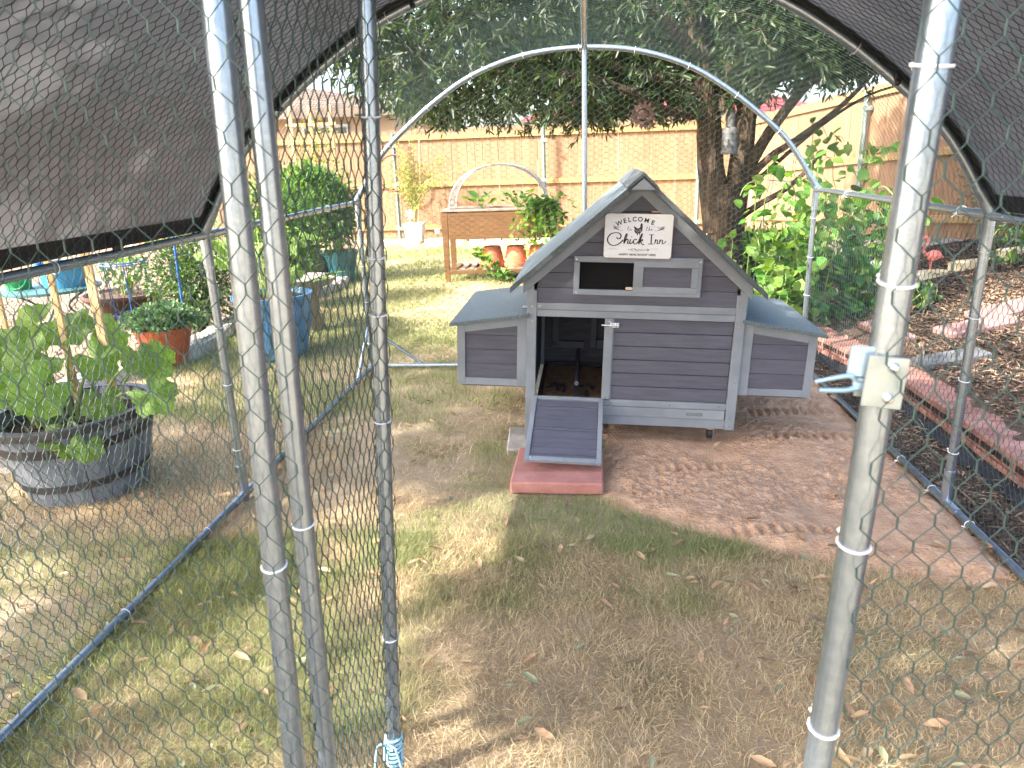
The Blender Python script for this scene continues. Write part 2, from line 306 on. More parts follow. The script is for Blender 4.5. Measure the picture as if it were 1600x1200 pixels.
def grass_material():
    m = bpy.data.materials.new('dry_lawn_grass'); m.use_nodes = True; t = m.node_tree; N = t.nodes; L = t.links; b = N['Principled BSDF']
    at = N.new('ShaderNodeAttribute'); at.attribute_name = 'green'
    g = N.new('ShaderNodeNewGeometry')
    dry = N.new('ShaderNodeValToRGB'); dry.color_ramp.elements[0].color = (.42, .32, .17, 1); dry.color_ramp.elements[1].color = (.78, .66, .42, 1)
    q = dry.color_ramp.elements.new(.3); q.color = (.50, .37, .24, 1)
    grn = N.new('ShaderNodeValToRGB'); grn.color_ramp.elements[0].color = (.15, .20, .065, 1); grn.color_ramp.elements[1].color = (.42, .45, .20, 1)
    L.new(g.outputs['Random Per Island'], dry.inputs[0]); L.new(g.outputs['Random Per Island'], grn.inputs[0])
    mx = N.new('ShaderNodeMix'); mx.data_type = 'RGBA'; L.new(at.outputs['Fac'], mx.inputs[0]); L.new(dry.outputs[0], mx.inputs[6]); L.new(grn.outputs[0], mx.inputs[7])
    L.new(mx.outputs[2], b.inputs['Base Color']); b.inputs['Roughness'].default_value = .75; b.inputs['Specular IOR Level'].default_value = .25
    tr = N.new('ShaderNodeBsdfTranslucent'); L.new(mx.outputs[2], tr.inputs[0]); ms = N.new('ShaderNodeMixShader'); ms.inputs[0].default_value = .4
    L.new(b.outputs[0], ms.inputs[1]); L.new(tr.outputs[0], ms.inputs[2]); L.new(ms.outputs[0], N['Material Output'].inputs['Surface'])
    return m
M_ground = ground_material(); M_grass = grass_material()
M_soil = nmat('pink_brown_soil', (.38, .235, .150), (.53, .355, .24), scale=16, rough=1, bump=1, bscale=85, rnd=0, bdist=.014, spec=.1)
M_mulchbase = nmat('mulch_ground', (.045, .032, .026), (.12, .085, .065), scale=30, rough=1, bump=1, bscale=60, rnd=0, bdist=.02, spec=.1)
M_bed = nmat('gravelly_bed_earth', (.19, .13, .09), (.30, .225, .16), scale=12, rough=1, bump=.9, bscale=70, rnd=0, bdist=.02, spec=.1)

# ------------------------------------------------------------------ ground sheets
def hill(x, y):
    """height of the yard: flat lawn, rising bed to the right behind the brick edging"""
    x = np.asarray(x, float); y = np.asarray(y, float)
    wall = np.where(y < 4.6, 1.93, 1.93 - (y - 4.6) * .25); wall = np.where(y > 7.5, 1.9 + (y - 7.5) * .25, wall)
    t = np.clip(x - wall, 0, 4)
    k = sstep(1.0, 3.0, y)
    return (np.where(t > 0, .10, 0) * sstep(0, .06, t) * sstep(9.5, 6.0, y) + t * .135) * np.where(y > 0, 1, 1) * (0.3 + .7 * k)
EDGE = [(-9, 2.6), (-4.2, 2.75), (-2.95, 3.2), (-3.2, 3.9), (-3.42, 4.4), (-3.22, 4.84), (-3.05, 5.36), (-3.15, 6.1), (-3.35, 7.3), (-2.95, 8.1), (-3.0, 9.0), (-3.7, 10.5), (-3.9, 12.85)]
def edge_x(y):
    ys = [p[1] for p in EDGE[2:]]; xs = [p[0] for p in EDGE[2:]]
    return np.interp(y, ys, xs)
def in_bed(x, y): return (x < edge_x(y)) & (y > 3.15)
def grid(name, xs, ys, zf, m, kind='structure', smooth=True):
    X, Y = np.meshgrid(xs, ys, indexing='xy'); Z = zf(X, Y); V = np.stack([X, Y, Z], -1).reshape(-1, 3)
    nx, ny = len(xs), len(ys); i = np.arange(nx - 1); j = np.arange(ny - 1); I, J = np.meshgrid(i, j); a = (J * nx + I).ravel()
    F = np.stack([a, a + 1, a + nx + 1, a + nx], -1)
    return V, F
def gaxis(a, b, lo, hi, fine, coarse=6.0):
    mid = np.arange(lo, hi + 1e-6, fine); out = [mid]
    left = []; x = lo; st = fine
    while x > a: st *= 1.5; x -= min(st, coarse); left.append(max(x, a))
    right = []; x = mid[-1]; st = fine
    while x < b: st *= 1.5; x += min(st, coarse); right.append(min(x, b))
    return np.array(sorted(set(left)) + list(mid) + sorted(set(right)))
xs = gaxis(-150, 150, -6, 6.0, .07); ys = gaxis(-40, 260, -1, 14.5, .07)
def lawn_z(X, Y):
    z = hill(X, Y) + (fbm(X * 1.3, Y * 1.3, 3, 3) - .5) * .03 + (fbm(X * 7, Y * 7, 5, 3) - .5) * .012
    z = z - .03 * ((X > 1.55) & (X < 1.9) & (Y < 6))
    return z
def gz_at(x, y):
    return float(lawn_z(np.array([x]), np.array([y]))[0])
V, F = grid('ground', xs, ys, lawn_z, None)
ground = link('ground', mesh_np('ground', V, F, M_ground, True)); tag(ground, 'patchy dry lawn ground of the back yard', None, kind='structure')

# soil patch under and right of the coop
SOIL = [(-.16, 3.62), (.10, 3.55), (.13, 2.93), (.24, 2.80), (.42, 2.68), (.71, 2.53), (1.11, 2.37), (1.40, 2.30), (1.49, 2.34), (1.50, 3.0), (1.50, 5.1), (.0, 5.1), (-.22, 4.6)]
def poly_dist(X, Y, P):
    inside = np.zeros(X.shape, bool); d = np.full(X.shape, 9.9); n = len(P)
    for i in range(n):
        x0, y0 = P[i]; x1, y1 = P[(i + 1) % n]
        c = ((y0 > Y) != (y1 > Y)) & (X < (x1 - x0) * (Y - y0) / (y1 - y0 + 1e-12) + x0); inside ^= c
        dx, dy = x1 - x0, y1 - y0; t = np.clip(((X - x0) * dx + (Y - y0) * dy) / (dx * dx + dy * dy), 0, 1)
        d = np.minimum(d, np.hypot(X - x0 - t * dx, Y - y0 - t * dy))
    return np.where(inside, d, -d)
def soil_z(X, Y):
    d = poly_dist(X, Y, SOIL) + (fbm(X * 9, Y * 9, 11, 3) - .5) * .09
    base = lawn_z(X, Y)
    cl = fbm(X * 26, Y * 26, 21, 4); lump = np.maximum(0, vnoise(X * 48, Y * 48, 9) - .42)
    smooth = sstep(.50, .66, fbm(X * 3.0, Y * 3.0, 31, 2))          # trodden smooth patches
    z = .028 + (fbm(X * 3, Y * 3, 15, 3) - .5) * .04 + ((cl - .5) * .010 + lump * .009 + (fbm(X * 60, Y * 60, 25, 2) - .5) * .021) * (1 - .85 * smooth)
    # tread marks
    for (y0, xa, xb, w) in ((4.02, .95, 1.5, .07), (3.62, .95, 1.45, .055), (2.62, .55, 1.0, .04), (3.22, .35, .75, .05)):
        band = sstep(w, w * .5, np.abs(Y - y0 - (X - xa) * .05)) * sstep(xa - .05, xa + .05, X) * sstep(xb + .05, xb - .05, X)
        z = z * (1 - .5 * band) + band * (.010 + .010 * np.sin(X * 130 + np.sign(Y - y0) * 20 * (Y - y0)))
    return base + z * sstep(-.015, .10, d) - .012 * (d < -.02)
V, F = grid('soil', np.arange(-.32, 1.56, .008), np.arange(2.2, 5.2, .008), soil_z, None)
Xc = V[F][:, :, 0].mean(1); Yc = V[F][:, :, 1].mean(1)
F = F[poly_dist(Xc, Yc, SOIL) > -.07]
soil = link('soil_patch', mesh_np('soil_patch', V, F, M_soil, True)); tag(soil, 'loose reddish brown soil levelled under and beside the coop', None, kind='structure')

# mulch bed sheet (over the rising ground on the right) and strip between run and bricks
def mulch_z(X, Y): return lawn_z(X, Y) + .008 + (fbm(X * 14, Y * 14, 41, 3) - .5) * .03
V, F = grid('m', np.arange(1.50, 9, .07), np.arange(.2, 9.4, .07), mulch_z, None)
mulch = link('mulch_bed', mesh_np('mulch_bed', V, F, M_mulchbase, True)); tag(mulch, 'dark mulch bed rising behind the brick edging', None, kind='structure')
# left bed sheet
V, F = grid('b', np.arange(-9.5, -2.5, .07), np.arange(2.6, 13.8, .07), lambda X, Y: lawn_z(X, Y) + .006 + (fbm(X * 12, Y * 12, 51, 3) - .5) * .02, None)
Xc = V[F][:, :, 0].mean(1); Yc = V[F][:, :, 1].mean(1); F = F[in_bed(Xc, Yc)]
bed = link('gravel_bed', mesh_np('gravel_bed', V, F, M_bed, True)); tag(bed, 'pale gravelly planting bed left of the run', None, kind='structure')

# ------------------------------------------------------------------ generic scattered pieces
def rots(n, tilt=.3, yaw=None):
    """n rotation matrices: random yaw, small tilt, random roll"""
    a = RNG.uniform(0, 2 * PI, n) if yaw is None else yaw
    p = RNG.normal(0, tilt, n); r = RNG.normal(0, tilt, n)
    ca, sa, c2, s2, c3, s3 = np.cos(a), np.sin(a), np.cos(p), np.sin(p), np.cos(r), np.sin(r)
    Rz = np.zeros((n, 3, 3)); Rz[:, 0, 0] = ca; Rz[:, 0, 1] = -sa; Rz[:, 1, 0] = sa; Rz[:, 1, 1] = ca; Rz[:, 2, 2] = 1
    Ry = np.zeros((n, 3, 3)); Ry[:, 0, 0] = c2; Ry[:, 0, 2] = s2; Ry[:, 2, 0] = -s2; Ry[:, 2, 2] = c2; Ry[:, 1, 1] = 1
    Rx = np.zeros((n, 3, 3)); Rx[:, 1, 1] = c3; Rx[:, 1, 2] = -s3; Rx[:, 2, 1] = s3; Rx[:, 2, 2] = c3; Rx[:, 0, 0] = 1
    return Rz @ Ry @ Rx
LANCE = (np.array([(0, 0, 0), (.35, .5, .04), (.35, -.5, .04), (.75, .38, .02), (.75, -.38, .02), (1, 0, -.06), (.5, 0, -.05)], float),
         np.array([(0, 2, 6), (0, 6, 1), (6, 2, 4), (6, 3, 1), (6, 4, 5), (6, 5, 3)]))
ROUND = (np.array([(0, 0, 0), (.15, .5, .03), (.15, -.5, .03), (.6, .48, .04), (.6, -.48, .04), (1, 0, -.08), (.45, 0, -.05)], float),
         np.array([(0, 2, 6), (0, 6, 1), (6, 2, 4), (6, 3, 1), (6, 4, 5), (6, 5, 3)]))
DIAM = (np.array([(0, 0, 0), (.45, .5, .03), (.45, -.5, .03), (1, 0, 0)], float), np.array([(0, 2, 1), (1, 2, 3)]))
def scatter(tmpl, P, R, ln, wd):
    T, Fa = tmpl; n = len(P); L_ = np.broadcast_to(ln, (n,)); Wd = np.broadcast_to(wd, (n,))
    loc = np.stack([T[None, :, 0] * L_[:, None], T[None, :, 1] * Wd[:, None], T[None, :, 2] * L_[:, None]], -1)
    V = np.einsum('nij,nkj->nki', R, loc) + P[:, None, :]
    F = Fa[None] + (np.arange(n) * len(T))[:, None, None]
    return V.reshape(-1, 3), F.reshape(-1, 3)
def frames(D, roll=None):
    """rotation matrices whose x axis is D and whose z axis is roughly up (rolled)"""
    D = D / np.linalg.norm(D, axis=1, keepdims=True); n = len(D)
    up = np.tile([0, 0, 1.], (n, 1)); s = np.cross(up, D); ns = np.linalg.norm(s, axis=1, keepdims=True)
    s = np.where(ns < .05, [[0, 1, 0]], s / np.maximum(ns, 1e-6)); u = np.cross(D, s)
    if roll is not None:
        c, q = np.cos(roll)[:, None], np.sin(roll)[:, None]; s, u = s * c + u * q, u * c - s * q
    return np.stack([D, s, u], -1)

# ------------------------------------------------------------------ neighbours behind the fence
def gable_house(name, label, x0, x1, y0, y1, h, rh, mw, mr, overhang=.5, wins=()):
    r = thing(name, label, 'house', ((x0 + x1) / 2, y0, 0)); cx = (x0 + x1) / 2
    w = (x1 - x0) / 2; d = y1 - y0
    MB().box(-w, w, 0, d, 0, h).build('wall', mw, r)
    o = overhang; m = MB()
    A = [(-w - o, -o, h), (w + o, -o, h), (w + o, d + o, h), (-w - o, d + o, h), (-w + d * .45, d / 2, h + rh), (w - d * .45, d / 2, h + rh)]
    m.add([Vector(p) for p in A], [(0, 1, 5, 4), (1, 2, 5), (2, 3, 4, 5), (3, 0, 4), (3, 2, 1, 0)])
    m.build('roof', mr, r)
    nc = 14                                                    # courses lapping up the near slope
    for k in range(nc):
        t0, t1 = k / nc, (k + 1) / nc
        xa0, xa1 = -w - o + t0 * (d * .45 + o), w + o - t0 * (d * .45 + o)
        ya, yb = -o + t0 * (d / 2 + o), -o + t1 * (d / 2 + o); za, zb = h + rh * t0, h + rh * t1
        MB().add([(xa0, ya, za + .05), (xa1, ya, za + .05), (xa1 - .2, yb + .05, zb + .03), (xa0 + .2, yb + .05, zb + .03), (xa0, ya, za + .01), (xa1, ya, za + .01)], [(0, 1, 2, 3), (4, 5, 1, 0)]).build('roof_course', mr, r)
    MB().box(-w - o, w + o, -o - .04, -o, h - .2, h + .02).build('fascia_board', M_shingle, r)
    for (wx, wz) in wins:
        f = MB().box(wx - .65, wx + .65, -.05, .03, wz - .5, wz + .5).build('window', M_white, r)
        MB().box(wx - .57, wx - .03, -.07, -.052, wz - .42, wz + .42).build('pane', M_glass, f)
        MB().box(wx + .03, wx + .57, -.07, -.052, wz - .42, wz + .42).build('pane', M_glass, f)
    return r
gable_house('house', 'beige stucco house with brown shingle roof beyond the fence', -17, -4.9, 20, 29, 2.75, 1.0, M_stucco, M_shingle, wins=((1, 1.9), (4.2, 1.9)))
gable_house('house', 'low neighbouring house with dark red roof behind the tree crown', -1.2, 6, 22, 31, 2.35, 1.7, M_stucco, M_redroof, wins=((-2, 1.5),))

# ------------------------------------------------------------------ wooden fence
def fence_run(label, A, B, rails=True, side=1, w=.14, h=1.83):
    A = Vector(A); B = Vector(B); d = B - A; L_ = math.hypot(d.x, d.y); ang = math.atan2(d.y, d.x)
    r = thing('wooden_fence', label, 'fence', (A.x, A.y, 0), (0, 0, ang)); slope = (B.z - A.z) / L_
    me = None; n = int(L_ / (w + .004))
    for k in range(n):
        x = k * (w + .004)
        if me is None:
            m = MB(); m.prism([(0, 0), (w, 0), (w, h - .03), (w - .02, h), (.02, h), (0, h - .03)], 0, .016)
            p = m.build('picket', M_fence, r); me = p.data
        else:
            p = link('picket', me, r)
        p.location = (x, random.uniform(-.003, .003), A.z + slope * x + random.uniform(-.008, .008)); p.rotation_euler = (0, random.uniform(-.003, .003), 0)
        p.scale = (1, 1, 1 + random.uniform(-.004, .004))
    seg = 2.4
    for zz in (.22, 1.0, 1.83):
        x = 0
        while x < L_:
            e = min(x + seg, L_)
            za = A.z + slope * x + zz; zb = A.z + slope * e + zz
            m = MB(); m.add([(x, -.042, za - .045), (e - .003, -.042, zb - .045), (e - .003, -.006, zb - .045), (x, -.006, za - .045), (x, -.042, za + .045), (e - .003, -.042, zb + .045), (e - .003, -.006, zb + .045), (x, -.006, za + .045)],
                  [(0, 1, 2, 3), (4, 7, 6, 5), (0, 4, 5, 1), (1, 5, 6, 2), (2, 6, 7, 3), (3, 7, 4, 0)])
            m.build('rail', M_rail, r); x = e
    return r
fence_run('long sunlit back fence of cedar pickets behind the planter box', (-9, 14.2, 0), (2.95, 13.75, 0), h=1.97)
fence_run('right side fence of shaded pickets climbing toward the camera', (2.98, 13.72, .05), (4.65, 8.2, .42), h=1.93)
def tpost(x, y, z0, h, label):
    r = thing('fence_post', label, 'post', (x, y, z0), group=None)
    m = MB(); m.prism([(-.035, -.3), (.035, -.3), (.035, h), (-.035, h)], -.006, .006); m.box(-.006, .006, -.045, -.006, -.3, h)
    m.build('steel_post', M_tpost, r)
    me = None
    for zz in (.22, 1.02, 1.70):
        b = MB().box(-.06, .06, -.012, .008, zz - .03, zz + .03).build('bracket', M_tpost, r); b.location = (0, -.05, 0)
tpost(-3.42, 13.82, 0, 1.92, 'steel fence post left of the yellow sapling')
tpost(-.68, 13.72, 0, 1.95, 'steel fence post standing behind the planter hoop')
tpost(2.02, 13.62, 0, 1.9, 'steel fence post close left of the tree trunk')
tpost(3.78, 10.85, .2, 1.9, 'leaning steel fence post on the right side fence')
# rusty ring hanging on the fence
m = MB(); m.tube([(.32 * math.cos(t), 0, .32 * math.sin(t)) for t in np.linspace(0, 2 * PI, 33)], .018, 6, cap=False)
o = m.build('iron_ring', M_rust, loc=(-3.42, 13.75, 1.22)); tag(o, 'rusty iron ring hung on the back fence', 'ornament')

# ------------------------------------------------------------------ the main tree
def tree_limb(m, P, r0, r1, n=12, noise=.05, k=5):
    Q = smoothpath(P, k); N_ = len(Q); m.tube(Q, [r0 + (r1 - r0) * (i / (N_ - 1)) ** .8 for i in range(N_)], n, noise=noise); return Q
tree = thing('oak_tree', 'dark trunked tree behind the coop with drooping evergreen crown', 'tree', (0, 0, 0))
m = MB()
Q = smoothpath([(1.30, 6.85, -.1), (1.29, 6.83, .3), (1.27, 6.8, .8), (1.25, 6.8, 1.15)], 6)
m.tube(Q, [.27 - .115 * min(1, i / 7) for i in range(len(Q))], 20, noise=.04)
tree_limb(m, [(1.21, 6.8, .75), (1.13, 6.8, 1.3), (1.08, 6.8, 1.75), (.98, 6.8, 2.3), (.85, 6.9, 3.1), (.6, 7, 4.2)], .13, .07, 16)
tree_limb(m, [(1.33, 6.8, .75), (1.38, 6.82, 1.3), (1.42, 6.85, 1.75), (1.5, 6.9, 2.4), (1.7, 7.0, 3.2), (1.9, 7.2, 4.4)], .115, .06, 16)
trunk = m.build('trunk', M_bark, tree, smooth=True)
LIMBS = [
 ([(1.08, 6.78, 1.72), (.84, 6.6, 1.74), (.62, 6.45, 1.78), (.40, 6.3, 1.90), (0, 6.2, 2.02), (-.5, 6.1, 2.05), (-1.2, 6.0, 2.1)], .05, .016),
 ([(1.05, 6.8, 1.85), (.8, 6.7, 1.98), (.3, 6.6, 2.12), (-.4, 6.5, 2.35), (-1.3, 6.4, 2.55)], .065, .02),
 ([(1.05, 6.8, 2.1), (.6, 6.5, 2.5), (0, 6.2, 2.9), (-.9, 6.0, 3.2)], .07, .02),
 ([(1.0, 6.8, 2.3), (.8, 6.2, 2.8), (.5, 5.6, 3.2), (.2, 4.9, 3.5)], .07, .02),
 ([(1.40, 6.82, .86), (1.55, 6.72, .98), (1.74, 6.66, 1.10), (1.88, 6.62, 1.24), (1.98, 6.6, 1.38)], .034, .014),
 ([(1.42, 6.8, 1.15), (1.6, 6.72, 1.36), (1.80, 6.68, 1.50), (2.1, 6.66, 1.72), (2.35, 6.6, 2.0), (2.6, 6.5, 2.4)], .038, .012),
 ([(1.42, 6.8, 1.2), (1.55, 6.74, 1.50), (1.84, 6.72, 1.90), (2.2, 6.7, 2.2), (2.6, 6.7, 2.7), (3.0, 6.8, 3.2)], .060, .02),
 ([(1.45, 6.82, 1.1), (1.75, 6.9, 1.35), (2.1, 7.0, 1.62), (2.5, 7.1, 1.85), (2.9, 7.2, 1.95)], .024, .008),
 ([(1.2, 6.8, 1.75), (1.25, 6.75, 2.15), (1.15, 6.6, 2.6), (1.0, 6.4, 3.3)], .085, .03),
 ([(1.44, 6.8, 1.8), (1.75, 6.6, 2.2), (1.95, 6.3, 2.7), (2.2, 5.9, 3.4)], .08, .025),
 ([(1.4, 6.85, 1.9), (1.3, 7.3, 2.5), (1.2, 7.9, 3.2)], .08, .03),
]
tips = []
for P, a, b in LIMBS:
    m = MB(); Q = tree_limb(m, P, a, b, 8, .06); m.build('branch', M_bark, tree, smooth=True); tips.append(Q)
def crown_leaves(clusters, per=16, ll=(.055, .09), ww=(.014, .021), droop=.9, twig=.22, side=1.0):
    """leafy twigs: each cluster centre gets a drooping twig with leaves set along it"""
    C_ = np.asarray(clusters); n = len(C_); az = RNG.uniform(0, 2 * PI, n)
    D = np.stack([np.cos(az) * side, np.sin(az) * side, -RNG.uniform(.1, 1, n) * droop], -1); D /= np.linalg.norm(D, axis=1, keepdims=True)
    s = RNG.uniform(.05, 1, (n, per)); L_ = RNG.uniform(.6, 1.3, n) * twig
    P = C_[:, None] + D[:, None] * (s * L_[:, None])[..., None] + RNG.normal(0, .006, (n, per, 3)); P[..., 2] -= (s ** 2) * .05
    LD = D[:, None] + RNG.normal(0, .65, (n, per, 3)); LD[..., 2] -= .35 * droop
    P = P.reshape(-1, 3); LD = LD.reshape(-1, 3); k = len(P)
    return scatter(LANCE if ll[1] > .03 else DIAM, P, frames(LD, RNG.normal(0, 1.0, k)), RNG.uniform(*ll, k), RNG.uniform(*ww, k)), (C_, C_ + D * L_[:, None] - [0, 0, .02])
def wire_mesh_np(P0, P1, r, n=3):
    P0 = np.asarray(P0, float); P1 = np.asarray(P1, float); d = P1 - P0; l = np.linalg.norm(d, axis=1, keepdims=True); ok = l[:, 0] > 1e-5
    P0, P1, d, l = P0[ok], P1[ok], d[ok], l[ok]; r = np.broadcast_to(r, (len(ok),))[ok]; d = d / l
    ref = np.where(np.abs(d[:, 2:3]) > .9, [[1., 0, 0]], [[0, 0, 1.]]); a = np.cross(d, ref); a /= np.linalg.norm(a, axis=1, keepdims=True); b = np.cross(d, a)
    V = []
    for k in range(n):
        o = (a * math.cos(2 * PI * k / n) + b * math.sin(2 * PI * k / n)) * r[:, None]; V += [P0 + o, P1 + o]
    V = np.stack(V, 1); base = (np.arange(len(P0)) * 2 * n)[:, None]
    F = np.concatenate([base + np.array([[2 * k, 2 * ((k + 1) % n), 2 * ((k + 1) % n) + 1, 2 * k + 1]]) for k in range(n)], 0)
    return V.reshape(-1, 3), F
# crown volume: many twigs, ragged lower edge, gaps
def crown_points(n):
    out = []
    while len(out) < n:
        k = 6000
        x = RNG.uniform(-2.2, 3.6, k); y = RNG.uniform(5.15, 9.6, k); z = RNG.uniform(1.62, 5.2, k)
        e = ((x - .9) / 3.2) ** 2 + ((y - 7.1) / 2.5) ** 2
        low = 1.66 + .42 * fbm(x * 1.6, y * 1.6, 61, 3) + .10 * np.maximum(0, x - 1.6) + .62 * sstep(-1.3, -2.2, x)
        low = np.where(x > 1.5, low + .08 + .22 * fbm(x * 2, y * 2, 63, 2), low)
        up = 5.2 - 1.6 * e
        g = fbm(x * 1.9 + z * 1.3, y * 1.9 - z * .8, 71, 3)
        keep = (e < 1) & (z > low) & (z < up) & (g > .395 + .03 * sstep(1.3, 2.4, x) + .085 * sstep(.2, -1.6, x)) & (RNG.uniform(0, 1, k) < np.where(z < 2.95, 1.0, .22 + .35 * (x > 1.2)))
        out += list(np.stack([x, y, z], -1)[keep])
    return np.array(out[:n])
CP = crown_points(9000)
(Vv, Fv), (ta, tb) = crown_leaves(CP, per=15, ll=(.06, .10), ww=(.016, .025))
cr1 = link('crown', mesh_np('crown', Vv, Fv, M_leafoak), tree); cr1['kind'] = 'stuff'
Vt, Ft = wire_mesh_np(ta, tb, .0025); tw = link('twigs', mesh_np('twigs', Vt, Ft, M_twig), tree); tw['kind'] = 'stuff'
# a second tree of the same kind stands behind and to the left of the viewer; its crown gaps are shaped for the dapples they throw
tree2 = thing('oak_tree', 'tree behind the viewer whose high crown dapples the lawn', 'tree', (0, 0, 0))
m = MB(); tree_limb(m, [(-7.6, -3.0, -.1), (-7.5, -2.9, 1.2), (-7.0, -2.4, 2.6), (-6.4, -1.5, 3.8), (-5.8, -.6, 4.6)], .24, .08, 16)
tree_limb(m, [(-7.0, -2.4, 2.6), (-6.0, -2.4, 3.6), (-4.8, -2.0, 4.6)], .13, .05, 12); m.build('trunk', M_bark, tree2, smooth=True)
pts = []
while len(pts) < 3500:
    k = 4000; x = RNG.uniform(-9.6, -1.1, k); y = RNG.uniform(-4.2, 3.3, k); z = RNG.uniform(3.0, 5.4, k)
    e = ((x + 5.3) / 4.2) ** 2 + ((y + .3) / 3.6) ** 2
    gx = x + z / math.tan(SUN_EL) * .849; gy = y + z / math.tan(SUN_EL) * .529     # where this twig's shade falls
    g = fbm(gx * 1.0, gy * 2.3, 81, 3)
    thr = .39 + .24 * sstep(-1.3, -.8, gx) * sstep(.35, -.25, gx) * sstep(3.3, 2.9, gy) * sstep(1.1, 1.5, gy) + .10 * sstep(.3, .6, gx) * sstep(2.6, 2.1, gy) + .09 * sstep(-1.4, -2.0, gx)
    thr = np.where((gx > -1.3) & (gy > 3.25) & (gy < 6), .31, thr)
    keep = (e < 1) & (g > thr) & (z < 5.4 - e * 1.2)
    pts += list(np.stack([x, y, z], -1)[keep])
(Vv, Fv), (ta, tb) = crown_leaves(np.array(pts[:3500]), per=11, ll=(.10, .16), ww=(.04, .06), twig=.3)
c2 = link('crown', mesh_np('crown', Vv, Fv, M_leafoak), tree2); c2['kind'] = 'stuff'
# ------------------------------------------------------------------ chicken run (tube frame + hex netting)
run = thing('chicken_run', 'walk-in galvanised tube run with arched roof and green hexagonal netting', 'chicken run', (0, 0, 0))
YF, YM, YB = .88, 2.89, 5.0; EV = 1.18; HW = 1.5; TR = .0175
_half = [(1.5, 1.18), (1.40, 1.35), (1.285, 1.50), (1.13, 1.64), (.92, 1.80), (.67, 1.945), (.35, 2.045), (0, 2.075)]
ARCH = smoothpath([(-x, 0, z) for x, z in _half] + [(x, 0, z) for x, z in _half[-2::-1]], 5)
AX = np.array([(p.x, p.z) for p in ARCH]); AS = np.concatenate([[0], np.cumsum(np.hypot(*np.diff(AX, axis=0).T))]); ALEN = AS[-1]
def arch_pt(s, off=0.0):
    x = np.interp(s, AS, AX[:, 0]); z = np.interp(s, AS, AX[:, 1])
    if off:
        x2 = np.interp(s + .02, AS, AX[:, 0]); z2 = np.interp(s + .02, AS, AX[:, 1]); x1 = np.interp(s - .02, AS, AX[:, 0]); z1 = np.interp(s - .02, AS, AX[:, 1])
        l = np.hypot(x2 - x1, z2 - z1) + 1e-9; x = x - (z2 - z1) / l * off; z = z + (x2 - x1) / l * off
    return x, z
def arch_z(x): return np.interp(x, AX[:, 0], AX[:, 1])
for Y in (YF, YM, YB):
    MB().tube([(p.x, Y, p.z) for p in ARCH], TR, 12).build('arch_tube', M_galv, run, True)
for sx in (-1, 1):
    for Y in (YF, YM, YB):
        yb = Y
        MB().tube([(sx * HW, yb, .0), (sx * HW, yb, EV - .02)], TR, 12).build('post', M_galv, run, True)
        MB().tube([(sx * HW, Y, EV - .13), (sx * HW, Y, EV + .02), (sx * (HW - .05), Y, EV + .09)], TR + .004, 12).tube([(sx * HW, Y - (.11 if Y > YF else 0), EV), (sx * HW, Y + (.11 if Y < YB else 0), EV)], TR + .001, 12).build('eave_joint', M_galv, run, True)
        MB().tube([(sx * HW, Y, .17), (sx * HW, Y, .02)], TR + .004, 12).tube([(sx * HW, Y - (.11 if Y > YF else 0), .03), (sx * HW, Y + (.11 if Y < YB else 0), .03)], TR + .001, 12).build('base_joint', M_galv, run, True)
        if Y < YB:
            nxt = YM if Y == YF else YB
            MB().tube([(sx * HW, Y, EV), (sx * HW, nxt, EV)], TR * .88, 12).build('eave_tube', M_galv, run, True)
            MB().tube([(sx * HW, Y, .03), (sx * HW, nxt, .03)], TR * .88, 12).build('base_tube', M_galvdark, run, True)
MB().tube([(0.02, YF, 2.075), (.03, YM, 2.08), (.035, YB, 2.075)], TR, 12).build('ridge_tube', M_galv, run, True)
MB().tube([(.035, YB, 2.06), (.03, YB, .02)], TR, 12).build('post', M_galv, run, True)
MB().tube([(-HW, YB, .03), (HW, YB, .03)], TR * .9, 10).build('base_tube', M_galv, run, True)
MB().tube([(-HW + .02, YB, .30), (-1.12, YB + .01, .03)], .010, 8).build('corner_brace', M_galv, run, True)
MB().tube([(-HW, YB - .02, .33), (-HW, YB - .35, .04)], .010, 8).build('corner_brace', M_galv, run, True)
# front frame: posts either side of the doorway
MB().tube([(-.476, .945, 0), (-.411, .955, 1.80)], TR, 16).build('door_post', M_galv, run, True)
MB().tube([(.308, .82, 0), (.3827, .82, 1.82)], TR, 16).build('door_post', M_galv, run, True)
MB().tube([(-.411, .955, 1.80), (.382, .82, 1.80)], TR, 12).build('door_header', M_galv, run, True)
for sx in (-.39, .36): MB().tube([(sx, .88, 1.80), (sx, YF, float(arch_z(sx)) - .01)], TR * .9, 10).build('door_header', M_galv, run, True)
MB().tube([(-HW, YF, .03), (-.475, .945, .03)], TR, 12).build('base_tube', M_galv, run, True)
MB().tube([(HW, YF, .03), (.30, .82, .03)], TR, 12).build('base_tube', M_galv, run, True)
# door swung inward
DH = Vector((-.474, 1.085, 0)); DHt = Vector((-.422, 1.08, 1.79)); DE = Vector((-.432, 1.38, .0)); DEt = Vector((-.337, 1.37, 1.79))
door = MB().tube([DH, DHt], TR, 16).tube([DE, DEt], .0155, 14).tube([DHt, DEt], TR * .9, 12).tube([DH + Vector((0, 0, .04)), DE + Vector((0, 0, .04))], TR * .9, 12).build('run_door', M_galv, run, True)
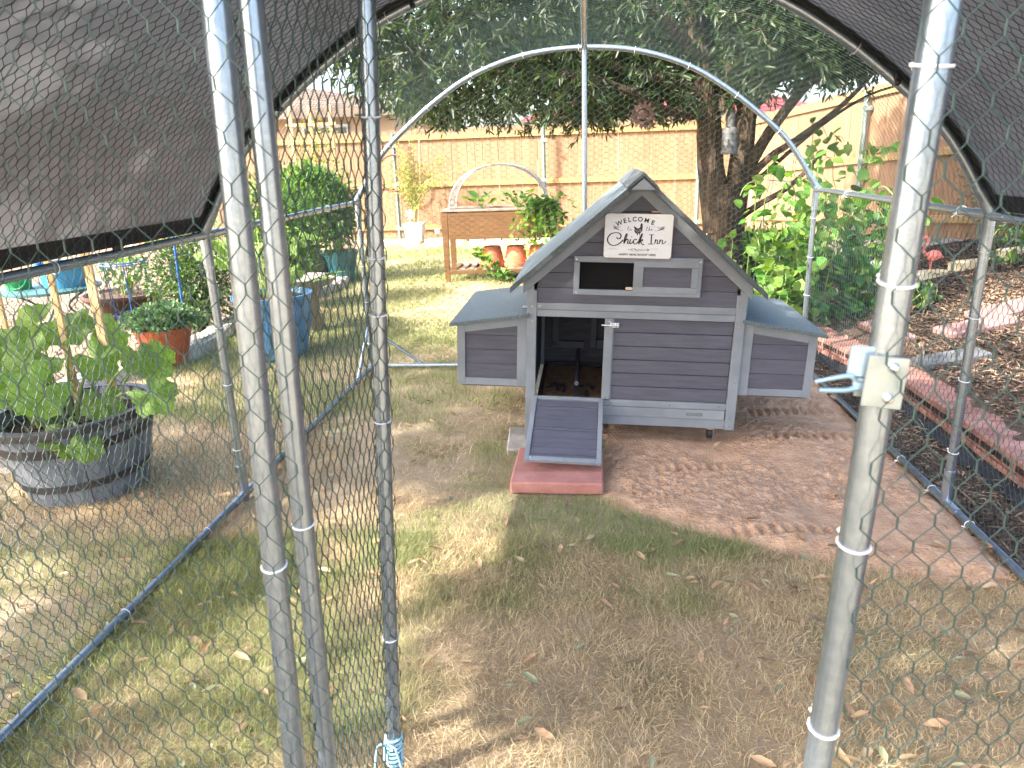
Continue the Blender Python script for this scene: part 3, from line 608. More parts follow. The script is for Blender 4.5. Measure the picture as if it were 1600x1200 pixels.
# white nylon ties
def tie(p, axis, r=.0188, tail=True, parent=run, w=.0028):
    axis = Vector(axis).normalized(); a = axis.cross(Vector((.3, -1, .1))).normalized(); b = axis.cross(a)
    m = MB(); m.tube([Vector(p) + (a * math.cos(t) + b * math.sin(t)) * r + axis * .003 * math.sin(t) for t in np.linspace(0, 2 * PI, 15)], w * .55, 5, cap=False)
    if tail:
        q = Vector(p) + b * r; m.tube([q, q + b * .012 + axis * .004], w * .9, 5); m.tube([q + a * .004, q + a * .010 + b * .022], w * .5, 4)
    return m.build('nylon_tie', M_tie, parent)
def on(A, B, z): A = Vector(A); B = Vector(B); return A + (B - A) * ((z - A.z) / (B.z - A.z))
RA, RB = (.308, .82, 0), (.3827, .82, 1.82); AA, AB = (-.476, .945, 0), (-.411, .955, 1.80)
for z in (1.515, 1.30, .985, .715): tie(on(RA, RB, z), (0, 0, 1))
for z in (.86,): tie(on(AA, AB, z), (0, 0, 1))
for z in (.86,): tie(on(DH, DHt, z), (0, 0, 1))
for z in (1.52, 1.27, 1.16, .94, .42, .13): tie(on(DE, DEt, z), (0, 0, 1), .0175)
for sx in (-1, 1):
    for y in (1.95, 2.62, 3.02, 3.3, 3.85, 4.4): tie((sx * HW, y + random.uniform(-.08, .08), .03), (0, 1, 0), .0175, w=.0022)
    for z in (.25, .55, .8, 1.05): tie((sx * HW, YM, z), (0, 0, 1), .0195, w=.0028); tie((sx * HW, YB, z - .05), (0, 0, 1), .0195, w=.0028)
    for y in (2.0, 3.1, 3.7, 4.4): tie((sx * HW, y, EV), (0, 1, 0), .0195, w=.0028)
for s in np.linspace(.12, .88, 9):
    for Y in (YM, YB):
        x, z = arch_pt(s * ALEN); x2, z2 = arch_pt(s * ALEN + .02); tie((x, Y, z), (x2 - x, 0, z2 - z), .0195, w=.0025)
m = MB()
for k in range(7):
    z0 = .06 + k * .012; m.tube([DE + (DEt - DE) * (z0 / 1.79) + Vector((.018 * math.cos(t), .018 * math.sin(t), .012 * t / 6.28)) for t in np.linspace(0, 6.6, 14)], .0028, 5)
for dx, dy in ((-.04, -.02), (.035, -.03), (.02, .01), (-.025, .015)): m.tube(smoothpath([DE + Vector((0, -.015, .12)), DE + Vector((dx * .6, dy - .01, .14)), DE + Vector((dx, dy - .01, .09 - abs(dx)))], 3), .0026, 5)
m.build('cord_binding', M_cord, run)
# gate latch on the right hand door post
LC = on(RA, RB, 1.185); latch = MB()
lx, ly, lz = LC
Ml = Matrix.Translation(LC + Vector((0, 0, .012))) @ Matrix.Diagonal((.64, .9, .68, 1)) @ Matrix.Rotation(rad(4), 4, 'Y') @ Matrix.Rotation(rad(-6), 4, 'Z')
latch.box(-.034, .030, -.0235, -.0205, -.048, .038, Ml, .0012); latch.box(-.030, .026, .019, .022, -.048, .038, Ml)
latch.box(.026, .029, -.022, .020, -.045, .035, Ml)
lp = latch.build('latch', M_plate, run)
MB().box(-.060, -.020, -.012, -.0085, -.004, .048, Ml, .0015).build('keeper_plate', nmat('bluish_zinc', (.30, .44, .56), (.42, .56, .68), scale=9, rough=.3, bump=0, metal=.7, rnd=0), lp)
for z in (.021, -.030):
    M2 = Ml @ Matrix.Translation((.006, -.024, z)) @ Matrix.Rotation(rad(90), 4, 'X')
    mm = MB(); prof = [(.0095, 0), (.0095, .002), (.008, .005), (.0045, .0075), (.0, .008)]
    V0 = []; b0 = MB().lathe(prof, 16); mm.add([M2 @ Vector(p) for p in b0.v], b0.f); mm.build('carriage_bolt', M_silver, lp, True)
fk = MB()
for pts_ in ([(-.022, -.008, -.012), (-.042, -.010, -.010), (-.058, -.013, -.003), (-.112, -.02, -.016)], [(-.022, -.008, -.018), (-.045, -.012, -.024), (-.062, -.016, -.027), (-.104, -.022, -.029)]):
    Q = smoothpath(pts_, 5); fk.tube([Ml @ q for q in Q], [.0042 - .0018 * i / len(Q) for i in range(len(Q))], 8)
fk.box(-.048, -.020, -.013, -.009, -.026, -.006, Ml, .001)
fk.build('latch_fork', MATS['bluish_zinc'], lp, True)

# hexagonal netting -------------------------------------------------
PW, QH, TWI = .0375, .0320, .013
def hexnet(s0, s1, t0, t1, keep=None, pw=PW, qh=QH):
    """edges of hex netting in (s,t); returns arrays A,B (n,2) and a twist flag"""
    nr = int((t1 - t0) / qh) + 1; nc = int((s1 - s0) / pw) + 1
    A = []; B = []; T = []
    I, J = np.meshgrid(np.arange(nc + 1), np.arange(nr)); I = I.ravel(); J = J.ravel()
    x = s0 + (I + .5 * (J % 2)) * pw; z = t0 + J * qh; tw = TWI * qh / .032
    A.append(np.stack([x, z], -1)); B.append(np.stack([x, z + tw], -1)); T.append(np.ones(len(x), bool))
    for sg in (-1, 1):
        A.append(np.stack([x, z + tw], -1)); B.append(np.stack([x + sg * pw / 2, z + qh], -1)); T.append(np.zeros(len(x), bool))
    A = np.concatenate(A); B = np.concatenate(B); T = np.concatenate(T)
    ok = (np.minimum(A[:, 0], B[:, 0]) >= s0 - .002) & (np.maximum(A[:, 0], B[:, 0]) <= s1 + .002) & (np.maximum(A[:, 1], B[:, 1]) <= t1 + .002)
    if keep is not None: ok &= keep((A + B) / 2)
    return A[ok], B[ok], T[ok]
def jit(P, seed, amp=.006, f=9):
    return P + amp * 2 * np.stack([fbm(P[:, 0] * f, P[:, 1] * f, seed, 2) - .5, fbm(P[:, 0] * f, P[:, 1] * f, seed + 50, 2) - .5], -1)
def net(name, args, to3, parent=run, seed=1, amp=.006, r=.0008, keep=None, mat=M_wire, pw=PW, qh=QH):
    A, B, T = hexnet(*args, keep=keep, pw=pw, qh=qh); A = jit(A, seed, amp); B = jit(B, seed, amp)
    A3 = to3(A); B3 = to3(B); V, F = wire_mesh_np(A3, B3, np.where(T, r * 1.7, r)); o = link(name, mesh_np(name, V, F, mat), parent); o['kind'] = 'stuff'; return o
def bul(P, seed, a=.012): return (fbm(P[:, 0] * 2.2, P[:, 1] * 2.2, seed, 3) - .5) * 2 * a
for sx, sd in ((-1, 3), (1, 9)):
    net('side_netting', (YF, YB, .02, EV), lambda P, sx=sx, sd=sd: np.stack([sx * (HW + .019) + bul(P, sd), P[:, 0], P[:, 1]], -1), seed=sd, r=.00098)
def roofmap(P):
    x, z = arch_pt(P[:, 1], .019); return np.stack([x, P[:, 0], z + bul(P, 33, .008)], -1)
net('roof_netting', (YF, YM, .0, ALEN), roofmap, seed=14, r=.0010)
net('roof_netting', (YM + .002, YB, .0, ALEN), roofmap, seed=15, r=.00062)
# end wall netting hangs with its twists running sideways
net('end_netting', (.02, 2.08, -HW, HW), lambda P: np.stack([P[:, 1], YB + .02 + bul(P, 5, .010), P[:, 0]], -1), seed=21, keep=lambda M_: M_[:, 0] < arch_z(M_[:, 1]) - .01, r=.00085)
def frontmap(P):
    y = np.where(P[:, 0] < 0, .945 + .0 * P[:, 0], .82) + (np.abs(P[:, 0]) - .45) * np.where(P[:, 0] < 0, -.06, .05)
    return np.stack([P[:, 0], y - .027 + bul(P, 8, .007), P[:, 1]], -1)
net('front_netting', (-HW, -.31, .0, 2.0), frontmap, seed=41, keep=lambda M_: (M_[:, 1] < arch_z(M_[:, 0])) & (M_[:, 0] < -.396 + .026 * M_[:, 1]), r=.00092)
net('front_netting', (.345, HW, .0, 2.0), frontmap, seed=47, keep=lambda M_: M_[:, 1] < arch_z(M_[:, 0]) - .0, r=.00092)
def doormap(P):
    t = np.clip(P[:, 0] / .33, -.1, 1.1); k = P[:, 1] / 1.79
    x = (DH.x + (DHt.x - DH.x) * k) * (1 - t) + (DE.x + (DEt.x - DE.x) * k) * t; y = (DH.y + (DHt.y - DH.y) * k) * (1 - t) + (DE.y + (DEt.y - DE.y) * k) * t
    return np.stack([x - .020 + bul(P, 18, .016), y, P[:, 1]], -1)
net('door_netting', (-.03, .36, .02, 1.78), doormap, seed=52, amp=.010, r=.0012, pw=.027)
def wrapmap(P):
    a = P[:, 0] / .019; k = P[:, 1] / 1.79
    return np.stack([DE.x + (DEt.x - DE.x) * k + .0195 * np.cos(a) + bul(P, 28, .002), DE.y + (DEt.y - DE.y) * k + .0195 * np.sin(a), P[:, 1]], -1)
net('door_netting', (2.6 * .019, 6.6 * .019, .02, 1.78), wrapmap, seed=55, amp=.004, r=.0009, pw=.030)

# ------------------------------------------------------------------ shade cover over the front bay
tarp = thing('shade_cover', 'dark grey shade cloth stretched over the front arches of the run', 'shade cloth', (0, 0, 0))
ss = np.linspace(.02, ALEN - .02, 110); yy = np.linspace(YF - .10, YM + .015, 60)
Sg, Yg = np.meshgrid(ss, yy); xg, zg = arch_pt(Sg.ravel(), .026)
sag = .018 * np.sin((Yg.ravel() - YF) / (YM - YF) * PI) * np.sin(Sg.ravel() / ALEN * PI)
fold = (fbm(Sg.ravel() * 1.2 + Yg.ravel() * 1.5, Yg.ravel() * 3.5 - Sg.ravel(), 91, 3) - .5) * .016
V = np.stack([xg, Yg.ravel(), zg - sag + fold + .006], -1); nx = len(ss)
a = (np.arange(len(yy) - 1)[:, None] * nx + np.arange(nx - 1)[None]).ravel(); F = np.stack([a, a + 1, a + nx + 1, a + nx], -1)
link('shade_fabric', mesh_np('shade_fabric', V, F, M_tarp, True), tarp)
def hem_strip(P, Q): # quads between polylines
    n = len(P); V = np.concatenate([P, Q]); i = np.arange(n - 1); return V, np.stack([i, i + 1, i + 1 + n, i + n], -1)
for sx in (0, 1):
    s_a = -.0 if sx == 0 else ALEN; s_b = .075 if sx == 0 else ALEN - .075
    y_ = np.linspace(YF - .11, YM + .02, 40); w = (fbm(y_ * 3, y_ * 0, 7 + sx, 2) - .5) * .012
    xa, za = arch_pt(np.full(40, s_a) + w, .030); xb, zb = arch_pt(np.full(40, s_b), .022)
    V, F = hem_strip(np.stack([xa, y_, za], -1), np.stack([xb, y_, zb], -1)); link('hem', mesh_np('hem', V, F, M_hem), tarp)
for Y in (YM + .02, YF - .11):
    xa, za = arch_pt(ss, .016); xb, zb = arch_pt(ss, .020); e = (fbm(ss * 6, ss * 0, 3, 2) - .5) * .012
    V, F = hem_strip(np.stack([xa, np.full(len(ss), Y) + e, za + .004], -1), np.stack([xb, np.full(len(ss), Y - .06 * (1 if Y > 2 else -1)), zb + .006], -1)); link('hem', mesh_np('hem', V, F, M_hem), tarp)
for s, Y in ((.045, 1.55), (.045, 2.3), (ALEN - .045, 1.5), (ALEN - .045, 2.25), (.62, YM), (1.25, YM), (ALEN - .62, YM), (ALEN - 1.2, YM), (1.75, YM), (ALEN - 1.75, YM)):
    x, z = arch_pt(s, .01)
    m = MB(); m.tube([(x + .02 * math.cos(t) * (0.5), Y + .03 * math.cos(t), z + .024 * math.sin(t)) for t in np.linspace(0, 2 * PI, 12)], .004, 6, cap=False)
    q = MB().lathe([(.0, -.011), (.008, -.008), (.011, 0), (.008, .008), (0, .011)], 10, (x, Y - .02, z - .02)); m.add(q.v, q.f); m.build('ball_tie', M_black, tarp, True)

# ------------------------------------------------------------------ the coop
CM = Euler((.0026, .0436, -.007)).to_matrix()
coop = thing('chicken_coop', 'grey wooden chicken coop with nest boxes, felt roof and open ramp door', 'chicken coop', (.244, 3.548, .062))
coop.rotation_mode = 'QUATERNION'; coop.rotation_quaternion = (Matrix.Rotation(-.007, 3, 'Z') @ Matrix.Rotation(.0436, 3, 'Y') @ Matrix.Rotation(.0026, 3, 'X')).to_quaternion()
def cb(name, x0, x1, y0, y1, z0, z1, m=M_trim, bev=.0018, parent=coop):
    return MB().box(x0, x1, y0, y1, z0, z1, bev=bev).build(name, m, parent)
W_, D_ = .526, .86
SL = .868
# corner posts and rails
cb('corner_post', -W_, -.478, 0, .045, -.055, .735); cb('corner_post', .478, W_, 0, .045, .051, .735)
cb('corner_post', -W_, -.478, D_ - .045, D_, -.04, .735); cb('corner_post', .478, W_, D_ - .045, D_, 0, .735)
cb('rail', -.4775, .4775, .002, .04, .640, .674); cb('rail', -.4775, .4775, .004, .04, .6045, .639)
cb('rail', -.100, .4775, .002, .04, .1545, .188); cb('base_rail', -.4775, .4775, .004, .03, .056, .1025)
cb('rail', -.4775, -.1005, .006, .04, .1545, .184)
t_ = cb('litter_tray_front', -.4775, .4725, -.0005, .02, .104, .1525)
# finger slot as flat pill plate: the recess's shade is in its darker grey
sl_ = []
for k in range(16):
    a = 2 * PI * k / 16; sl_.append((.325 + (.033 if math.cos(a) > 0 else -.033) + .0095 * math.cos(a), .128 + .0095 * math.sin(a)))
MB().prism(sl_, -.0020, -.0007).build('finger_slot', nmat('slot_recess_shade', (.12, .135, .15), (.15, .165, .18), scale=6, rough=.7, bump=0, rnd=0), t_)
cb('divider_stile', -.142, -.1005, .001, .04, .1885, .604)
# horizontal boards of the closed front panel
def clap(name, x0, x1, y, z0, z1, n, parent=coop, m=M_board, th=.012, flip=1):
    h = (z1 - z0) / n
    for k in range(n):
        a = z0 + k * h + .0012; b = z0 + (k + 1) * h - .0012
        MB().box(x0, x1, y, y + th, a, b, bev=.0028).build(name, m, parent)
clap('board', -.0995, .4765, .012, .189, .6035, 6)
cb('panel_stile', -.0995, -.0995 + .004, .008, .012, .189, .603, M_trim, 0)
# gable boards, cut to the roof line
gz0 = .6745; k = 0; gh = .0735
while gz0 < 1.19:
    z1 = min(gz0 + gh, 1.2); lim = lambda z: min(.478, max(.004, (1.222 - z) / SL))
    a, b = gz0 + .0012, z1 - .0012; m = MB()
    m.prism([(-lim(a), a), (lim(a), a), (lim(b), b), (-lim(b), b)], .012, .024); m.build('board', M_board, coop); gz0 = z1
for sx in (-1, 1):                                       # barge boards under the roof slopes
    P = [(0, 1.190), (0, 1.252), (sx * .545, 1.252 - SL * .545), (sx * .545, 1.190 - SL * .545 - .0), ]
    MB().prism(P if sx < 0 else P[::-1], -.004, .011).build('barge_board', M_trim, coop)
    MB().prism([(sx * W_, .672), (sx * .492, .672), (sx * .492, 1.188 - SL * .492), (sx * W_, 1.188 - SL * W_)][::sx], -.002, .011).build('gable_stub', M_trim, coop)
# roof panels with felt, dark drip edge
for sx in (-1, 1):
    th = .024
    def rp(x, top): return (sx * x, 1.2535 - SL * x + (th if top else .001))
    P = [rp(0, 0), rp(.598, 0), (sx * .603, 1.2535 - SL * .598 + .012), rp(.598, 1), rp(0, 1)]
    rpn = MB().prism(P[::sx], -.05, .93).build('roof_panel', M_felt, coop)
    MB().prism([(sx * .004, 1.2535 - SL * .004 + .0), (sx * .605, 1.2535 - SL * .605 - .002), (sx * .605, 1.2535 - SL * .605 + th + .003), (sx * .004, 1.2535 + th + .003)][::sx], -.0545, -.0505).build('roof_edge', M_feltdark, coop)
    P = [(0, 1.2535 + th + .001), (sx * .072, 1.2535 + th + .001 - SL * .072), (sx * .072, 1.2535 + th + .014 - SL * .072), (0, 1.2535 + th + .018)]
    MB().prism(P[::sx], -.066, .94).build('ridge_cap', M_feltdark, coop)
MB().prism([(-.055, 1.218), (.055, 1.218), (0, 1.268)], -.0635, -.055).build('ridge_end', M_trim, coop)
# side and back walls
for sx in (-1, 1):
    for k in range(8):
        z0 = .13 + k * .076; z1 = z0 + .074
        MB().box(min(sx * .512, sx * .498), max(sx * .512, sx * .498), .046, D_ - .046, z0, z1, bev=.002).build('side_board', M_board, coop)
for k in range(14):
    z0 = .13 + k * .076; z1 = z0 + .074; lim = min(.478, (1.22 - z1) / SL)
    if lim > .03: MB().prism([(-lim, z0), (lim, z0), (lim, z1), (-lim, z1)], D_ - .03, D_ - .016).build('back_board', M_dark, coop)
cb('base_rail', -.4775, .4775, D_ - .04, D_, .05, .12); 
# interior seen through the doorway
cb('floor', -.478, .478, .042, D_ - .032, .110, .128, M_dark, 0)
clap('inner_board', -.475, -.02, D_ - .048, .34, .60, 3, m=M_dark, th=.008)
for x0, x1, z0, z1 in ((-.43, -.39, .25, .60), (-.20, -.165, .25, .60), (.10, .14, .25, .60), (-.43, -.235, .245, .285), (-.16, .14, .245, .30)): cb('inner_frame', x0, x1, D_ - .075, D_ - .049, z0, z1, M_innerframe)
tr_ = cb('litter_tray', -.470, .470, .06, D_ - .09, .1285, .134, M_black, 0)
for a in ((-.470, .470, .060, .068), (-.470, .470, D_ - .098, D_ - .09)): cb('tray_rim', a[0], a[1], a[2], a[3], .134, .160, M_black, 0, tr_)
for x0 in (-.470, -.282, .45): cb('tray_rim', x0, x0 + .020, .069, D_ - .099, .134, .160 if x0 != -.282 else .168, M_hoop if x0 != -.282 else M_board, 0, tr_)
for x0, x1 in ((-.449, -.283), (-.261, .449)):
    xs_ = np.arange(x0, x1 + .001, (x1 - x0) / 14); ys_ = np.arange(.07, D_ - .1, .03)
    V, F = grid('l', xs_, ys_, lambda X, Y: .138 + .016 * fbm(X * 18, Y * 18, 5, 3), None); link('litter', mesh_np('litter', V, F, M_shav, True), tr_)
m = MB()
for k in range(26):
    cx_, cy_ = (-.375, .30) if k < 18 else (-.20, .27); x = cx_ + random.gauss(0, .022); y = cy_ + random.gauss(0, .035)
    q = MB().lathe([(0, .0), (.009, .003), (.011, .008), (.006, .014), (0, .015)], 6, (x, y, .148)); m.add(q.v, q.f)
o = m.build('droppings', M_black, tr_); o['kind'] = 'stuff'
MB().tube([(-.27, .10, .235), (-.27, D_ - .08, .235)], .012, 8).build('roost_bar', M_board, coop, True)
# ventilation window with sliding shutter
wf = thing('gable_window', None, None); wf.parent = coop
wf.location = (0, 0, 0)
for a in ((-.302, .302, .878, .906), (-.302, .302, .720, .746), (-.302, -.274, .7465, .8775), (.276, .302, .7465, .8775)): cb('window_frame', a[0], a[1], -.010, .011, a[2], a[3], M_trim, .002, wf)
cb('opening_shade_sheet', -.2735, .2755, .0075, .0112, .747, .877, nmat('shade_black', (.004, .004, .005), (.008, .008, .009), scale=4, rough=1, bump=0, rnd=0), 0, wf)  # black sheet stands in for the unlit inside of the coop
m = MB()
for x in np.arange(-.268, -.02, .0125): m.box(x, x + .0011, .0040, .0052, .747, .877)
for z in np.arange(.752, .877, .0125): m.box(-.273, -.018, .0030, .0040, z, z + .0011)
o = m.build('window_mesh', MATS['shade_black'], wf); o['kind'] = 'stuff'
sh = cb('shutter_panel', .020, .262, -.0045, .001, .765, .862, M_board, 0, wf)
for a in ((-.018, .284, .8595, .886), (-.018, .284, .738, .7655), (-.018, .028, .766, .859), (.254, .284, .766, .859)): cb('shutter_frame', a[0], a[1], -.0115, .002, a[2], a[3], M_trim, .0016, sh)
cb('shutter_knob', -.052, -.0185, -.010, .002, .749, .762, nmat('cream_wood_knob', (.55, .45, .33), (.65, .55, .42), scale=9, rough=.6, bump=0, rnd=0), .003, sh)
# screw heads
sc_me = MB().lathe([(.0038, 0), (.0034, .0012), (0, .0016)], 8)
scr = None
for x, z in ((-.50, .70), (-.50, .655), (.50, .70), (-.46, .655), (.46, .622), (-.50, .58), (.50, .58), (-.50, .06), (.50, .115), (.50, .07), (.44, .172), (-.09, .172), (.2, .172), (.29, .89), (-.29, .89), (-.29, .73), (.29, .73), (-.502, .25), (.503, .30), (-.12, .59), (-.12, .2)):
    if scr is None:
        q = MB(); q.add([Matrix.Rotation(rad(90), 3, 'X') @ Vector(p) for p in sc_me.v], sc_me.f); scr = q.build('screw_head', M_silver, coop); o = scr
    else: o = link('screw_head', scr.data, coop)
    o.location = (x, -.0005 if abs(x) > .3 or z < .2 else -.002, z)
    if abs(x) == .29: o.location.y = -.0102
# barrel bolt beside the doorway
bo = cb('door_bolt', -.118, -.072, -.004, .0005, .560, .585, M_silver, .001)
MB().tube([(-.158, -.010, .573), (-.076, -.010, .573)], .0045, 10).build('bolt_rod', M_silver, bo, True)
for x in (-.112, -.088): MB().tube([(x, -.002, .582), (x, -.014, .580), (x, -.016, .573), (x, -.014, .566), (x, -.002, .564)], .003, 6).build('bolt_staple', M_silver, bo)
# nest boxes
def nest(sx):
    n = thing('nest_box', None, None); n.parent = coop
    def q(name, xa, xb, y0, y1, P, m=M_trim):
        MB().prism([(sx * x, z) for x, z in P][::sx], y0, y1).build(name, m, n)
    top = lambda x: .598 - (x - .527) * .145
    q('nest_frame', 0, 0, .014, .034, [(.5275, .235), (.573, .235), (.573, top(.573)), (.5275, top(.5275))])
    q('nest_frame', 0, 0, .014, .034, [(.838, .235), (.877, .235), (.877, top(.877)), (.838, top(.838))])
    q('nest_frame', 0, 0, .016, .034, [(.5735, .236), (.8375, .236), (.8375, .272), (.5735, .272)])
    q('nest_frame', 0, 0, .016, .034, [(.5735, top(.5735) - .042), (.8375, top(.8375) - .042), (.8375, top(.8375)), (.5735, top(.5735))])
    h = .0745
    for k in range(4):
        a = .273 + k * h + .001; b = .273 + (k + 1) * h - .001
        ta, tb_ = top(.5735) - .042, top(.8375) - .042
        if b < tb_: P = [(.574, a), (.837, a), (.837, b), (.574, b)]
        elif a < tb_: P = [(.574, a), (.837, a), (.837, tb_ - .001), (.574 + max(0, (ta - b)) / .145 if b < ta else .574, min(b, ta)), (.574, min(b, ta - .001))]
        else: P = [(.574, a), (.574 + (ta - a) / .145, a), (.574, ta - .001)]
        q('board', 0, 0, .022, .031, P, M_board)
    for k in range(4): MB().box(min(sx * .862, sx * .875), max(sx * .862, sx * .875), .036, .80, .237 + k * .075, .237 + (k + 1) * .075 - .002).build('nest_side_board', M_board, n)
    MB().box(min(sx * .5275, sx * .86), max(sx * .5275, sx * .86), .036, .80, .225, .2345).build('nest_floor', M_dark, n)
    MB().box(min(sx * .5275, sx * .877), max(sx * .5275, sx * .877), .80, .815, .235, .54).build('nest_back', M_board, n)
    th = .016
    MB().prism([(sx * .516, .6035), (sx * .908, .6035 - .392 * .145 - .002), (sx * .911, .6035 - .392 * .145 + .008), (sx * .906, .6035 - .392 * .145 + th), (sx * .516, .6035 + th)][::sx], -.022, .85).build('nest_lid', M_felt, n)
    for y in (.12, .7): MB().box(min(sx * .527, sx * .56), max(sx * .527, sx * .56), y, y + .05, .6203, .6225).build('hinge', M_silver, n)
nest(-1); nest(1)
# ramp door let down from the doorway
ramp = thing('ramp_door', None, None); ramp.parent = coop; ramp.location = (-.3095, -.010, .190)
LR = .452; ramp.rotation_euler = (math.atan2(-.415, -.155) * 0 + rad(180 - 22.5) * 0 + rad(0), 0, rad(-1.2))
Mr = Matrix.Rotation(rad(-67.5), 4, 'X')   # local: door plane hangs down (-z) then swings outward
def rb(name, x0, x1, u0, u1, t0, t1, m, bev=.0015):  # u: distance down the ramp, t: thickness outward (upper face)
    return MB().box(x0, x1, t0, t1, -u1, -u0, Mr, bev).build(name, m, ramp)
rb('ramp_frame', -.178, -.155, 0, LR, -.010, .009, M_trim); rb('ramp_frame', .155, .178, 0, LR, -.010, .009, M_trim)
rb('ramp_frame', -.1545, .1545, 0, .021, -.010, .008, M_trim); rb('ramp_frame', -.1545, .1545, LR - .026, LR, -.010, .008, M_trim)
rh = (LR - .048) / 6
for k in range(6): rb('board', -.1545, .1545, .0215 + k * rh + .0008, .0215 + (k + 1) * rh - .0008, -.004, .004, M_board, .002)
for u in (.062, .232, .395): rb('tread_cleat', -.1545, .1545, u, u + .012, -.0095, -.0042, M_board, .001)
for x in (-.15, 0.0, .15): rb('screw_head', x - .004, x + .004, LR - .017, LR - .010, -.0115, -.0102, M_silver, 0)
# caster under the right front corner
ca = MB(); q = MB().lathe([(0, -.012), (.026, -.012), (.030, -.008), (.030, .008), (.026, .012), (0, .012)], 18)
ca.add([Matrix.Translation((.415, .05, .016)) @ Matrix.Rotation(rad(90), 4, 'Y') @ Vector(p) for p in q.v], q.f)
cas = ca.build('caster_wheel', M_black, coop, True); MB().box(.395, .435, .020, .080, .044, .0505).build('caster_plate', M_silver, cas); MB().box(.430, .434, .030, .07, .010, .0435).build('caster_fork', M_silver, cas)
for x, y in ((-.42, .80), (.42, .80)): cb('foot', x - .03, x + .03, y - .03, y + .03, -.05, -.0005, M_trim)

# ------------------------------------------------------------------ sign hung on the gable
sign = thing('welcome_sign', 'white distressed sign with hen and dark lettering hung on the coop gable', 'sign', (0, 0, 0))
sign.rotation_mode = 'QUATERNION'; sign.rotation_quaternion = coop.rotation_quaternion; _cq = coop.rotation_quaternion.to_matrix()
sign.location = coop.location + _cq @ Vector((-.0075, -.014, 1.005)); SWd, SHt = .159, .104
def rrect(w, h, r, n=5):
    P = []
    for cx_, cz_, a0 in ((w - r, h - r, 0), (-w + r, h - r, 90), (-w + r, -h + r, 180), (w - r, -h + r, 270)):
        for k in range(n + 1): a = rad(a0 + 90 * k / n); P.append((cx_ + r * math.cos(a), cz_ + r * math.sin(a)))
    return P
MB().prism(rrect(SWd, SHt, .014)[::-1], -.002, .0).build('sign_edge', M_signedge, sign)
MB().prism(rrect(SWd - .0022, SHt - .0022, .013)[::-1], -.0034, -.0021).build('sign_face', M_sign, sign)
def text_mesh(txt, size, bold=0.0, xs=1.0, shear=0.0, sp=1.0):
    c = bpy.data.curves.new('t', 'FONT'); c.body = txt; c.size = size; c.align_x = 'CENTER'; c.extrude = .0002; c.offset = bold; c.shear = shear; c.space_character = sp; c.resolution_u = 3
    o = bpy.data.objects.new('t', c); COL.objects.link(o); dg = bpy.context.evaluated_depsgraph_get(); me = bpy.data.meshes.new_from_object(o.evaluated_get(dg)); bpy.data.objects.remove(o); bpy.data.curves.remove(c)
    for v in me.vertices: v.co.x *= xs
    return me
def put(me, name, x, z, rot=0, m=M_ink):
    me.transform(Matrix.Translation((x, -.0038, z)) @ Matrix.Rotation(-rot, 4, 'Y') @ Matrix.Rotation(rad(90), 4, 'X')); me.materials.clear(); me.materials.append(m); return link(name, me, sign)
lw = [('W', -.083, .0555, 22), ('E', -.059, .0665, 13), ('L', -.0385, .0720, 8), ('C', -.016, .0745, 3), ('O', .0095, .0745, -3), ('M', .038, .0700, -11), ('E', .065, .0610, -20)]
for ch, x, z, a in lw: put(text_mesh(ch, .029, .0007), 'letter', x - .005, z - .006, rad(a))
put(text_mesh('HAPPY HENS ROOST HERE', .0135, .0003, 1.04, sp=1.04), 'slogan_lettering', 0, -.090)
def ribbon(name, paths, w, m=M_ink, y=-.0042):
    mb = MB()
    for Pth, ww in paths:
        Q = smoothpath([(x, 0, z) for x, z in Pth], 7); n = len(Q)
        for i in range(n):
            d = (Q[min(i + 1, n - 1)] - Q[max(i - 1, 0)]).normalized(); nn = Vector((-d.z, 0, d.x))
            hw = w * ww * (.55 + .45 * abs(d.z)) / 2
            mb.v += [(Q[i].x + nn.x * hw, y, Q[i].z + nn.z * hw), (Q[i].x - nn.x * hw, y, Q[i].z - nn.z * hw)]
        b = len(mb.v) - 2 * n
        for i in range(n - 1): mb.f.append((b + 2 * i, b + 2 * i + 1, b + 2 * i + 3, b + 2 * i + 2))
    me = bpy.data.meshes.new(name); me.from_pydata(mb.v, [], mb.f); me.materials.append(m); return link(name, me, sign)
ribbon('script_lettering', [
 ([(-.091, -.002), (-.100, -.012), (-.109, -.010), (-.112, .003), (-.100, .016), (-.085, .019), (-.078, .010), (-.082, -.001), (-.095, -.004)], .0) , ], .004) if False else None
S_ = [
 ([(-.100, -.006), (-.094, -.013), (-.084, -.011), (-.080, .001), (-.088, .012), (-.106, .015), (-.128, .008), (-.141, -.010), (-.138, -.031), (-.120, -.044), (-.096, -.041), (-.078, -.028), (-.070, -.018)], 1.2),   # C with curl
 ([(-.066, -.030), (-.062, -.008), (-.056, .010), (-.052, .006), (-.057, -.012), (-.065, -.036)], 1), ([(-.065, -.036), (-.057, -.020), (-.050, -.014), (-.046, -.020), (-.049, -.033), (-.043, -.034), (-.036, -.026)], 1),   # h
 ([(-.034, -.014), (-.038, -.028), (-.035, -.035), (-.029, -.032), (-.023, -.024)], 1), ([(-.031, -.002), (-.030, -.0045)], 1.4),     # i
 ([(-.006, -.017), (-.011, -.013), (-.019, -.018), (-.021, -.028), (-.015, -.036), (-.006, -.033), (.002, -.024)], 1),   # c
 ([(.002, -.030), (.008, -.008), (.016, .012), (.018, .006), (.012, -.012), (.004, -.037)], 1), ([(.006, -.026), (.014, -.018), (.020, -.014), (.019, -.021), (.011, -.024), (.017, -.032), (.024, -.039), (.030, -.036)], 1),  # k
]
ribbon('script_lettering', S_, .0052)
